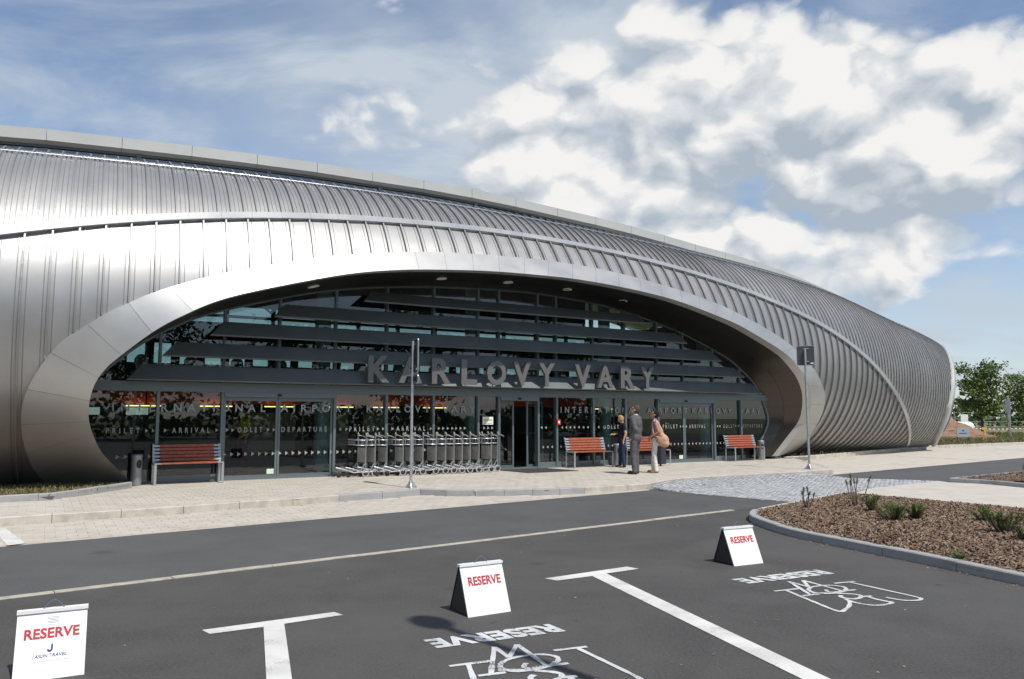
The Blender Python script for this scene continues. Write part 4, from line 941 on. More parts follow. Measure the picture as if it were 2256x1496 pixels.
# ---- benches
def bench(x, label, y=-.64, occupied=False):
    p = F(x, y); r = empty('bench', (p.x, p.y, .12), PHI, label, 'bench', 'red wooden benches along the glazing'); L = 1.46; D = .46
    for xx in (.0, L - .05):
        MB().box(xx, xx + .05, .0, .012, 0, .44).build('leg', M['bench_metal'], r); MB().box(xx, xx + .05, D - .03, D - .018, 0, .44).build('leg', M['bench_metal'], r)
        MB().box(xx, xx + .05, 0., D, .435, .45).build('seat_bearer', M['bench_metal'], r)
        c = MB(); c.add([(xx, D - .07, .45), (xx + .05, D - .07, .45), (xx + .05, D + .06, .88), (xx, D + .06, .88), (xx, D - .05, .45), (xx + .05, D - .05, .45), (xx + .05, D + .08, .88), (xx, D + .08, .88)], [(0, 1, 2, 3), (7, 6, 5, 4), (1, 5, 6, 2), (4, 0, 3, 7), (2, 6, 7, 3)]); c.build('back_bearer', M['bench_metal'], r)
    for k in range(4):
        y0 = .01 + k * .098; s = MB().box(.15, L - .15, y0, y0 + .085, .452, .482).build('seat_slat', M['bench_wood'], r)
        for a, b in ((.0, .149), (L - .149, L)): MB().box(a, b, y0 + .012, y0 + .073, .453, .477).build('slat_end', M['bench_metal'], s)
    for k in range(5):
        f0 = .12 + k * .178; yy, zz = D - .085 + .13 * f0, .45 + .43 * f0
        Mx = Matrix.Translation((0, yy, zz)) @ Matrix.Rotation(R(-17), 4, 'X')
        s = MB().box(.15, L - .15, -.016, .008, 0, .062, M=Mx).build('back_slat', M['bench_wood'], r)
        for a, b in ((.0, .149), (L - .149, L)): MB().box(a, b, -.010, .008, .008, .054, M=Mx).build('slat_end', M['bench_metal'], s)
    return r
bench(-9.52, 'red slatted bench beside the leftmost litter bin, left end of the entrance')
bench(1.74, 'red slatted bench right of the open centre door')
bench(4.05, 'red slatted bench mostly hidden behind the three standing people')
bench(8.42, 'red slatted bench under the right end of the oval entrance', -.60)
# ---- litter bins
def bin_(x, y, label):
    p = F(x, y); r = empty('litter_bin', (p.x, p.y, .12), 0, label, 'bin', 'grey cylindrical litter bins')
    MB().lathe([(.0001, 0), (.105, 0), (.108, .02), (.112, .04), (.112, .60), (.118, .61), (.118, .67), (.105, .675), (.0001, .66)], 20).build('body', mat('bin_grey', (.30, .31, .33), .45, metal=.5), r)
    d = Vector((-p.x, -p.y, 0)).normalized(); a0 = math.atan2(d.y, d.x) + R(28); rows = []
    for v in np.linspace(-1, 1, 9):
        hw = math.sqrt(max(0, 1 - v * v)); rows.append([(.1135 * math.cos(a0 + hw * u * .55), .1135 * math.sin(a0 + hw * u * .55), .47 + v * .10) for u in (-1, -.5, 0, .5, 1)])
    MB().grid(rows, 0, True).build('opening', M['dark'], r)
bin_(-9.85, -.40, 'grey cylindrical litter bin at the left end of the entrance'); bin_(3.62, -.30, 'grey cylindrical litter bin behind the standing blonde woman'); bin_(10.12, -.22, 'grey cylindrical litter bin at the right end of the entrance')

# ---- baggage trolleys nested in a row
def trolley():
    r = empty('baggage_trolley', (0, 0, 0)); W = .54
    for y in (0, W):
        MB().tube([(0, y, .09), (0, y, 1.0)], .014, 8).build('post', M['steel'], r)
        kn = MB().lathe([(.0001, -.012), (.036, -.010), (.042, 0), (.036, .010), (.0001, .012)], 12, M=Matrix.Translation((0, y, 1.035)) @ Matrix.Rotation(R(90), 4, 'Y') @ Matrix.Scale(1.3, 4, (1, 0, 0)) @ Matrix.Scale(1.2, 4))
        kn.build('knob', M['cart_knob'], r)
        MB().tube([(-.01, y, 1.03), (.11, y, 1.01), (.20, y, .965)], .013, 7).build('handle_arm', M['steel'], r)
        MB().tube([(.02, y, .13), (-.30, y + (.02 if y == 0 else -.02), .115), (-.55, y + (.05 if y == 0 else -.05), .20), (-.74, y + (.09 if y == 0 else -.09), .245)], .017, 8).build('base_rail', M['steel'], r)
        MB().tube([(-.02, y, .34), (-.14, y, .14)], .016, 6).build('brace', M['steel'], r)
        wm = Matrix.Translation((.0, y, .092)) @ Matrix.Rotation(R(90), 4, 'X')
        wh = MB().lathe([(.066, -.016), (.088, -.015), (.092, 0), (.088, .015), (.066, .016), (.066, -.016)], 18, M=wm).build('wheel', M['tyre_grey'], r)
        MB().lathe([(.0001, -.016), (.04, -.014), (.066, -.008), (.066, .008), (.04, .014), (.0001, .016)], 14, M=wm).build('hub', M['rubber'], wh)
        fm = Matrix.Translation((-.66, y + (.10 if y == 0 else -.10), .062)) @ Matrix.Rotation(R(90), 4, 'X')
        MB().lathe([(.0001, -.016), (.05, -.016), (.062, -.010), (.062, .010), (.05, .016), (.0001, .016)], 16, M=fm).build('front_wheel', M['rubber'], r)
    MB().tube([(.20, -.01, .965), (.20, W + .01, .965)], .016, 8).build('handle_bar', M['rubber'], r)
    MB().tube([(-.74, .09, .245), (-.74, W - .09, .245)], .015, 6).build('front_bar', M['steel'], r)
    MB().box(-.56, -.06, .14, .18, .15, .165).box(-.56, -.06, .36, .40, .15, .165).build('deck', M['steel'], r)
    pn = MB().box(-.012, .0, .02, W - .02, .345, .72).build('back_panel', M['cart_panel'], r); MB().box(-.018, .006, .01, W - .01, .72, .745).build('panel_edge', M['plate'], pn); MB().box(-.018, .006, .01, W - .01, .32, .345).build('panel_edge', M['plate'], pn)
    for z in (.78, .91): MB().tube([(0, 0, z), (-.26, .02, z + .01), (-.28, .05, z + .01), (-.28, W - .05, z + .01), (-.26, W - .02, z + .01), (0, W, z)], .008, 6).build('basket_rim', M['steel'], r)
    wr = MB()
    for y in np.linspace(.05, W - .05, 6): wr.tube([(-.28, y, .92), (-.28, y, .79), (-.0, y, .78)], .004, 4)
    for x in (-.2, -.1):
        for y in (.015, W - .015): wr.tube([(x, y, .92), (x, y, .78)], .004, 4)
    wr.build('basket_wires', M['steel'], r)
    return r
carts = [(-4.66, -.62), (-4.42, -.64), (-4.10, -.63), (-3.71, -.76), (-3.43, -.75), (-3.15, -.75), (-2.78, -.76), (-2.5, -.76), (-2.26, -.77), (-2.02, -.78), (-1.79, -.80), (-1.53, -.82), (-1.16, -.84), (-.86, -.66)]
proto = trolley()
for i, (x, y) in enumerate(carts):
    c = proto if i == 0 else copy_tree(proto)
    p = F(x, y); c.location = (p.x, p.y, .12); c.rotation_euler = (0, 0, PHI + R(random.uniform(-1.5, 1.5)))
    which = 'leftmost' if i == 0 else 'rightmost' if i == len(carts) - 1 else ORD[i] + ' from the left'
    tag(c, 'steel baggage trolley with grey back panel, %s in the nested row' % which, 'trolley', 'baggage trolleys nested beside the entrance')

# ---- door mat, suitcase
q = [F(-.62, -.18), F(1.05, -.18), F(1.2, -1.62), F(-.45, -1.62)]
dm = MB().prism([(v.x, v.y) for v in q], .121, .134).build('door_mat', mat('mat_black', (.045, .045, .048), .95, bump=.5, bscale=200)); tag(dm, 'dark entrance mat lying in front of the open centre door', 'mat')
p = F(4.72, -1.05); su = empty('suitcase', (p.x, p.y, .12), PHI + .4, 'dark blue upright suitcase standing behind the woman in white trousers', 'suitcase')
M['case'] = mat('case', (.02, .022, .04), .6)
cs = MB().prism(rr(.34, .22, .05), .06, .60).build('case_body', M['case'], su)
MB().tube([(-.08, .09, .6), (-.08, .09, .72), (.08, .09, .72), (.08, .09, .6)], .008, 6).build('handle', M['rubber'], su)
for x in (-.13, .13): MB().lathe([(.0001, -.012), (.03, -.012), (.03, .012), (.0001, .012)], 10, M=Matrix.Translation((x, .08, .03)) @ Matrix.Rotation(R(90), 4, 'Y')).build('wheel', M['rubber'], su)

# ---- street lamp beside the camera (its shadow lies across the middle bay)
lx, ly, lh = 2.42, 2.66, 7.2
lamp = empty('street_lamp', (lx, ly, 0), 0, 'tall street lamp at the right edge of the parking bays', 'street lamp')
MB().tube([(0, 0, 0), (0, 0, 2.5), (0, 0, lh - .05)], [.07, .055, .035], 12).build('post', M['galv'], lamp)
hd = to_sun.copy(); a = math.atan2(to_sun.y, to_sun.x) + math.pi
Mx = Matrix.Translation((0, 0, lh)) @ Matrix.Rotation(a, 4, 'Z')
MB().lathe([(.001, -.07), (.09, -.05), (.145, 0), (.115, .06), (.001, .08)], 18, M=Mx @ Matrix.Translation((.08, 0, 0)) @ Matrix.Scale(1.7, 4, (1, 0, 0))).build('lamp_head', M['galv'], lamp)
# ================================================================== vegetation and background
def leaf_mat(name, c, c2):
    m = mat(name, c, .55, var=.45, vscale=1.3, col2=c2, spec=.3); b = m.node_tree.nodes['Principled BSDF']
    b.inputs['Transmission Weight'].default_value = 0; b.inputs['Subsurface Weight'].default_value = 0; return m
M['leaf'] = leaf_mat('leaf', (.085, .125, .032), (.035, .06, .012)); M['leaf2'] = leaf_mat('leaf2', (.12, .155, .035), (.05, .075, .012)); M['leaf_dark'] = leaf_mat('leaf_dark', (.045, .075, .022), (.02, .04, .01))
M['bark_tree'] = mat('bark_tree', (.075, .06, .05), .9, var=.4, vscale=10, bump=.4, bscale=30)
M['needle'] = leaf_mat('needle', (.075, .125, .028), (.035, .07, .012)); M['needle_dry'] = mat('needle_dry', (.20, .12, .05), .8)
def tree(x, y, h, w, label, nleaf, leaf, lm, seed, trunk_h=.22, group=None, conic=.5, tight=.5):
    rs = random.Random(seed); r = empty('tree', (x, y, -.05), rs.uniform(0, 6.28), label, 'tree', group)
    tk = MB(); top = Vector((rs.uniform(-.03, .03) * h, rs.uniform(-.03, .03) * h, h * .93)); P = [Vector((0, 0, 0)), Vector((.01 * h, 0, h * .3)), Vector((top.x * .6, top.y * .6, h * .62)), top]
    tk.tube(P, [h * .020, h * .015, h * .009, h * .002], 8); tips = []
    nb = 34
    for i in range(nb):
        f = trunk_h + (1 - trunk_h) * (i + rs.random()) / nb * .97; base = P[0].lerp(top, f); a = i * 2.4 + rs.uniform(-.5, .5)
        env = math.sin(math.pi * min(1, (f - trunk_h * .6) / (1 - trunk_h * .6) * (1 - conic * .35) + .12)) ** .8
        L = w * .5 * env * rs.uniform(.6, 1.15) + .05 * h; up = rs.uniform(.15, .6)
        e = base + Vector((math.cos(a) * L, math.sin(a) * L, L * up)); mid = base.lerp(e, .5) + Vector((0, 0, L * .06))
        tk.tube([base, mid, e], [h * .007 * (1 - f * .6), h * .0045 * (1 - f * .5), h * .0015], 5, cap=False)
        for q in np.linspace(.4, 1.0, 4): tips.append((base.lerp(e, q) + Vector((0, 0, L * .05)), L * .34 + .03 * h))
        for s_ in range(2):
            e2 = mid + Vector((rs.gauss(0, 1), rs.gauss(0, 1), rs.uniform(.0, 1))).normalized() * L * .5; tk.tube([mid, e2], [h * .003, h * .001], 4, cap=False); tips.append((e2, L * .3 + .02 * h))
    tk.build('trunk', M['bark_tree'], r); cr = MB(); per = max(1, nleaf // len(tips))
    for c, rad in tips:
        for k in range(per):
            d = Vector((rs.gauss(0, 1), rs.gauss(0, 1), rs.gauss(0, .7))) * rad * tight; p = c + d; s = leaf * rs.uniform(.6, 1.3)
            Mx = Euler((rs.gauss(0, .7), rs.gauss(0, .7), rs.uniform(0, 6.3))).to_matrix(); u = Mx @ Vector((s, 0, 0)); v = Mx @ Vector((0, s * .55, 0))
            cr.add([p - u, p + v, p + u, p - v], [(0, 1, 2, 3)], rs.choice((0, 0, 1)))
    cr.build('crown', lm, r); return r
tree(37.3, 62, 5.9, 3.0, 'young green tree with an airy crown beyond the right end of the terminal', 5200, .12, [M['leaf'], M['leaf2']], 3, .26, conic=.9, tight=.36)
tree(43.9, 66, 5.3, 4.0, 'light green tree at the right edge of the picture', 5200, .125, [M['leaf2'], M['leaf']], 5, .22, conic=.7, tight=.36)
# trees across the car park (mirrored in the glazing)
for i, (x, y, h, w) in enumerate([(-26, -16, 9, 7), (-17, -23, 11, 8), (-8, -27, 9, 7), (2, -26, 11, 8), (11, -24, 9.5, 7), (20, -20, 11.5, 8), (27, -12, 9, 7), (33, -4, 10.5, 8), (39, 5, 9, 7)]):
    sc = '%s tree from the left in the row across the car park' % ORD[i]
    tree(x, y, h, w, sc, 2600, .30, [M['leaf_dark'], M['leaf']], 40 + i, .16, 'trees across the car park')
# hedge closing the far side of the car park
hg = MB(); rs = random.Random(21)
line = smooth_path([(-34, -8), (-22, -20), (-6, -25), (10, -23), (26, -15), (36, -2), (44, 10)], 12)
for k in range(9000):
    i = rs.randrange(len(line) - 1); q_ = rs.random(); x = line[i][0] * (1 - q_) + line[i + 1][0] * q_ + rs.gauss(0, .5); y = line[i][1] * (1 - q_) + line[i + 1][1] * q_ + rs.gauss(0, .5)
    z = rs.random() ** .8 * (2.3 + .5 * math.sin(x * .8) + .4 * math.sin(y * 1.1)); s = rs.uniform(.18, .34); Mx = Euler((rs.gauss(0, .8), rs.gauss(0, .8), rs.uniform(0, 6.3))).to_matrix(); u = Mx @ Vector((s, 0, 0)); v = Mx @ Vector((0, s * .7, 0)); p = Vector((x, y, z)); hg.add([p - u, p + v, p + u, p - v], [(0, 1, 2, 3)], rs.choice((0, 0, 1)))
o = hg.build('hedge', [M['leaf_dark'], M['leaf']]); tag(o, 'tall dark hedge along the far side of the car park', 'hedge', kind='stuff')
# far wood
wd = MB(); rs = random.Random(11)
for k in range(5200):
    x = rs.uniform(20, 190); y = 118 + rs.uniform(0, 26); hh = 3.2 + 1.6 * math.sin(x * .19) + 1.1 * math.sin(x * .53 + 1) + rs.uniform(-.4, .8); z = rs.uniform(0, 1) ** .7 * hh; s = rs.uniform(.4, .9)
    Mx = Euler((rs.gauss(0, .8), rs.gauss(0, .8), rs.uniform(0, 6.3))).to_matrix(); u = Mx @ Vector((s, 0, 0)); v = Mx @ Vector((0, s * .7, 0)); p = Vector((x, y, z)); wd.add([p - u, p + v, p + u, p - v], [(0, 1, 2, 3)], rs.choice((0, 1)))
o = wd.build('far_wood', [M['leaf_dark'], M['leaf']]); tag(o, 'dense green wood on the horizon behind the fence', 'woodland', kind='stuff')
# low pines and stems in the bark planter
def pine(x, y, z, h, nst, spread, label, bare=False, name='dwarf_pine', dry=.15, needles=95, seed=1):
    rs = random.Random(seed); r = empty(name, (x, y, z), 0, label, 'shrub', 'dwarf pines in the bark planters'); st = MB(); nd = MB()
    for k in range(nst):
        a = rs.uniform(0, 6.28); L = h * rs.uniform(.65, 1.0); e = Vector((math.cos(a) * spread * rs.random(), math.sin(a) * spread * rs.random(), L)); b0 = Vector((e.x * .25, e.y * .25, 0))
        m_ = b0.lerp(e, .55) + Vector((rs.gauss(0, .02), rs.gauss(0, .02), 0)); st.tube([b0, m_, e], [.012, .008, .004], 5)
        f0 = .80 if bare else .12
        for i in range(needles):
            f = f0 + (1.02 - f0) * rs.random(); c = (b0.lerp(m_, f / .55) if f < .55 else m_.lerp(e, (f - .55) / .45)); d = Vector((rs.gauss(0, 1), rs.gauss(0, 1), rs.uniform(-.3, 1.2) if bare else rs.uniform(.2, 1.4))).normalized() * (rs.uniform(.03, .055) if bare else rs.uniform(.04, .085)); w = Vector((rs.gauss(0, 1), rs.gauss(0, 1), 0)).normalized() * .0045
            nd.add([c - w, c + w, c + d], [(0, 1, 2)], 1 if rs.random() < dry else 0)
    st.build('stem', M['bark_tree'], r); nd.build('needles', [M['needle'], M['needle_dry']], r); return r
def bz(x, y): return bed_z(PLANT, x, y, .07)
pine(4.74, 12.72, bz(4.74, 12.72), .34, 5, .30, 'small bare-stemmed pine at the tip of the bark planter', True, dry=.3, needles=120, seed=2)
pine(5.68, 13.0, bz(5.68, 13.0), .60, 6, .42, 'tallest bare-stemmed pine in the bark planter', True, dry=.3, needles=120, seed=3)
pine(5.62, 12.35, bz(5.6, 12.3), .26, 12, .22, 'bushy low pine at the foot of the tallest pine', seed=4)
pine(5.45, 11.25, bz(5.45, 11.25), .24, 22, .34, 'wide green dwarf pine in the middle of the bark planter', seed=5)
pine(5.80, 11.35, bz(5.8, 11.35), .22, 16, .26, 'green dwarf pine touching the wide one in the planter middle', seed=6)
pine(6.25, 10.05, bz(6.2, 9.9), .26, 20, .30, 'dense dwarf pine at the right picture edge', seed=7)
pine(6.65, 11.1, bz(6.7, 11.1), .20, 14, .26, 'low pine behind the dense one at the right picture edge', seed=8)
pine(4.74, 8.47, bz(4.74, 8.47), .07, 5, .07, 'tiny green seedling close to the near kerb', needles=40, dry=0, seed=9)
pine(6.1, 9.45, bz(6.1, 9.45), .2, 12, .2, 'front dwarf pine at the right picture edge', seed=12)
pine(12.6, 19.0, .2, .26, 16, .35, 'reddish low shrub in the far planter beyond the path', dry=.45, seed=10)
pine(13.9, 19.6, .2, .24, 16, .4, 'green low shrub at the right end of the far planter', seed=11)
# ---- building site beyond the terminal
M['earth'] = mat('earth', (.20, .125, .085), .95, var=.4, vscale=1.6, bump=.8, bscale=3, col2=(.20, .10, .06))
md = MB(); n = 26; rows = []
for i in range(n + 1):
    f = i / n; rr_ = 3.4 * f; z = 1.75 * (1 - f) ** 1.15
    rows.append([(rr_ * math.cos(a) * 1.15 + .12 * math.sin(a * 5 + i), rr_ * math.sin(a) + .1 * math.cos(a * 4 + i * 2), max(0, z + .07 * math.sin(a * 7 + i * 1.7))) for a in [2 * math.pi * j / 40 for j in range(41)]])
md.grid(rows, 0, True); o = md.build('earth_mound', M['earth'], None, Matrix.Translation((32.3, 58.5, 0))); tag(o, 'heap of bare brown earth beside the end of the terminal', 'earth mound')
def tape(y, z, x0, x1, label):
    mb = MB(); L = (x1 - x0); n = int(L / .16)
    for k in range(n):
        a, b = x0 + L * k / n, x0 + L * (k + 1) / n; za, zb = z - .06 * math.sin(math.pi * ((a * .35) % 1)), z - .06 * math.sin(math.pi * ((b * .35) % 1))
        mb.add([(a, y, za), (b, y, zb), (b, y, zb + .07), (a, y, za + .07)], [(0, 1, 2, 3)], k % 2)
    o = mb.build('barrier_tape', [mat('tape_red', (.55, .06, .03), .6), M['white']]); tag(o, label, 'tape', 'red and white barrier tapes')
tape(50.2, .12, 29.0, 52, 'lower red and white tape in front of the building site'); tape(57.5, .78, 27.5, 56, 'upper red and white tape in front of the trees')
sb_ = empty('site_board', (27.72, 48.8, .05), R(4), 'small grey notice board on two posts in front of the earth heap', 'notice board')
bo = MB().box(0, .82, -.02, .02, .34, .93).build('board', mat('board_grey', (.33, .36, .38), .6), sb_)
for x in (.03, .77): MB().box(x, x + .05, .021, .06, 0, .93).build('post', M['plate'], sb_)
t = MB(); t.add([(.41 + .07 * math.cos(a), -.022, .74 + .05 * math.sin(a)) for a in np.linspace(0, 6.28, 14)[:-1]], [tuple(range(13))]); t.add([(.14, -.022, .55), (.66, -.022, .55), (.66, -.022, .60), (.14, -.022, .60)], [(0, 1, 2, 3)]); t.build('board_print', M['blue_print'], bo)
tr_ = empty('trestle', (30.15, 50.0, .03), 0, 'yellow trestle holding the tape beside the notice board', 'trestle'); M['yellow'] = mat('yellow', (.62, .42, .09), .6)
for a, b in ((-.12, .10), (.14, -.06)): MB().tube([(a, 0, 0), (b, 0, .95)], .04, 6).build('leg', M['yellow'], tr_)
MB().box(-.15, .17, -.03, .03, .80, .95).build('crossbar', M['yellow'], tr_)
sp_ = empty('sign_post', (36.3, 57, 0), 0, 'far grey road sign post by the site tape at the right edge', 'road sign')
MB().tube([(0, 0, 0), (0, 0, 3.0)], .05, 8).build('post', M['galv'], sp_); MB().prism(rr(.34, .95, .04), -.01, .01, M=Matrix.Translation((-.13, -.07, 2.45)) @ Matrix.Rotation(R(-55), 4, 'Z') @ Matrix.Rotation(R(90), 4, 'X')).build('sign_plate', M['galv'], sp_)
for i, x in enumerate((33.2, 36.0)):
    o = MB().lathe([(.05, 0), (.05, .3), (.03, .42), (.0001, .43)], 8, M=Matrix.Translation((x + 2.3, 57.6, 0))).build('marker_post', mat('orange', (.65, .14, .02), .6)); tag(o, 'orange marker post %s the far sign post' % ('left of' if i == 0 else 'right of'), 'marker', 'orange marker posts')
tk_ = empty('water_tank', (36.9, 66, .1), 0, 'long white tank lying behind the earth heap', 'tank')
MB().lathe([(.001, -1.9), (.5, -1.85), (.55, -1.7), (.55, 1.7), (.5, 1.85), (.001, 1.9)], 16, M=Matrix.Translation((0, 0, .6)) @ Matrix.Rotation(R(90), 4, 'Y')).build('shell', mat('tank_white', (.62, .70, .66), .5), tk_)
for x in (-1.2, 1.2): MB().box(x - .1, x + .1, -.4, .4, 0, .3).build('saddle', M['galv'], tk_)
# chain-link fence far behind
fe = empty('chain_link_fence', (0, 0, 0), 0, 'tall wire mesh fence with concrete posts behind the tank', 'fence'); M['fence_post'] = mat('fence_post', (.22, .18, .15), .9)
for k, x in enumerate(np.arange(30, 76, 2.6)): MB().box(x, x + .12, 76, 76.12, 0, 2.2).build('post', M['fence_post'], fe)
wr = MB()
for z in (.3, .75, 1.2, 1.65, 2.1): wr.tube([(30, 76.05, z), (75, 76.05, z)], .012, 4)
for x in np.arange(30, 75, .45): wr.tube([(x, 76.05, .1), (x + .45, 76.05, 2.1)], .006, 3, cap=False)
wr.build('wire_mesh', M['galv'], fe)['kind'] = 'stuff'
MB().box(43.6, 44.3, 75.9, 75.96, 1.2, 1.9).build('warning_plate', M['white'], fe)
# meadow between the bays and the fence
mw = MB(); rs = random.Random(4)
for k in range(14000):
    x = rs.uniform(33, 70); y = rs.uniform(50, 78); h_ = rs.uniform(.1, .38); w = .05
    if (x - 32.3) ** 2 / 16 + (y - 58.5) ** 2 / 11 < 1: continue
    a = rs.uniform(0, 6.28); mw.add([(x - w * math.cos(a), y - w * math.sin(a), -.06), (x + w * math.cos(a), y + w * math.sin(a), -.06), (x + rs.gauss(0, .08), y + rs.gauss(0, .08), h_)], [(0, 1, 2)], rs.choice((0, 0, 1)))
o = mw.build('meadow_grass', [M['grass'], M['grass_dry']]); tag(o, 'rough grass growing between the tapes and the fence', 'grass', kind='stuff')
# ================================================================== people
def prim_mesh(mb, pr):
    if pr[0] == 'c':
        _, a, ra, b, rb = pr; a, b = Vector(a), Vector(b); d = b - a; L = max(d.length, 1e-5); rot = d.to_track_quat('Z', 'Y').to_matrix().to_4x4(); prof = []
        for t in np.linspace(-90, 0, 5): prof.append((max(ra * math.cos(R(t)), ra * .06), ra * math.sin(R(t))))
        for t in np.linspace(0, 90, 5): prof.append((max(rb * math.cos(R(t)), rb * .06), L + rb * math.sin(R(t))))
        Mx = Matrix.Translation(a) @ rot
    else:
        _, c, rad, eu = pr if len(pr) == 4 else (*pr, (0, 0, 0)); prof = [(max(math.cos(R(t)), .06), math.sin(R(t))) for t in np.linspace(-90, 90, 13)]
        Mx = Matrix.Translation(c) @ Euler(eu).to_matrix().to_4x4() @ Matrix.Diagonal((*rad, 1))
    n = 14; o = len(mb.v); mb.lathe(prof, n, M=Mx); k = len(prof)
    mb.f.append([o + i for i in range(n - 1, -1, -1)]); mb.f.append([o + (k - 1) * n + i for i in range(n)]); mb.mi += [0, 0]; mb.sm += [True, True]
def blob(name, prims, material, parent=None, voxel=.009, smooth=4, fold=0., seed=0):
    mb = MB()
    for pr in prims: prim_mesh(mb, pr)
    tmp = link('tmp', mb.mesh('tmp', material))
    m1 = tmp.modifiers.new('r', 'REMESH'); m1.mode = 'VOXEL'; m1.voxel_size = voxel; m1.use_smooth_shade = True
    m2 = tmp.modifiers.new('s', 'SMOOTH'); m2.factor = .5; m2.iterations = smooth
    dg = bpy.context.evaluated_depsgraph_get(); me = bpy.data.meshes.new_from_object(tmp.evaluated_get(dg)); bpy.data.objects.remove(tmp); me.name = name
    if fold:
        co = np.empty(len(me.vertices) * 3); me.vertices.foreach_get('co', co); co = co.reshape(-1, 3); nn = np.empty(len(me.vertices) * 3); me.vertices.foreach_get('normal', nn); nn = nn.reshape(-1, 3)
        x, y, z = co.T; s = seed
        f = np.sin(z * 34 + 9 * x + 5 * np.sin(y * 17 + s) + s) * .5 + np.sin(z * 61 - 21 * y + 4 * np.sin(x * 23) + 2 * s) * .3 + np.sin(x * 47 + z * 15 + s) * .3
        co += nn * (f * fold)[:, None]; me.vertices.foreach_set('co', co.ravel()); me.update()
    me.materials.clear(); me.materials.append(material)
    for p in me.polygons: p.use_smooth = True
    return link(name, me, parent)
def hand(wr, d, side, curl=.5, k=1.):
    """palm and five bent fingers; d = pointing direction of the hand"""
    wr = Vector(wr); d = Vector(d).normalized(); sx = Vector((1, 0, 0)) if abs(d.x) < .8 else Vector((0, 1, 0)); w = (sx - d * sx.dot(d)).normalized(); nrm = d.cross(w).normalized(); out = []
    pc = wr + d * .045 * k; out.append(('c', wr, .024 * k, pc + d * .03 * k, .026 * k)); out.append(('e', pc + d * .015 * k, (.036 * k, .036 * k, .036 * k)))
    for i, L in enumerate((.062, .072, .068, .052)):
        b = pc + d * .035 * k + w * (.030 - .020 * i) * k; m_ = b + (d * math.cos(curl * .6) + nrm * math.sin(curl * .6)) * L * .5 * k; e = m_ + (d * math.cos(curl * 1.6) + nrm * math.sin(curl * 1.6)) * L * .5 * k
        out += [('c', b, .0095 * k, m_, .0088 * k), ('c', m_, .0088 * k, e, .0075 * k)]
    b = pc - d * .01 * k + w * .03 * k; m_ = b + (w * .8 + d * .7).normalized() * .034 * k; e = m_ + (w * .3 + d + nrm * .3).normalized() * .03 * k
    return out + [('c', b, .012 * k, m_, .010 * k), ('c', m_, .010 * k, e, .0085 * k)]
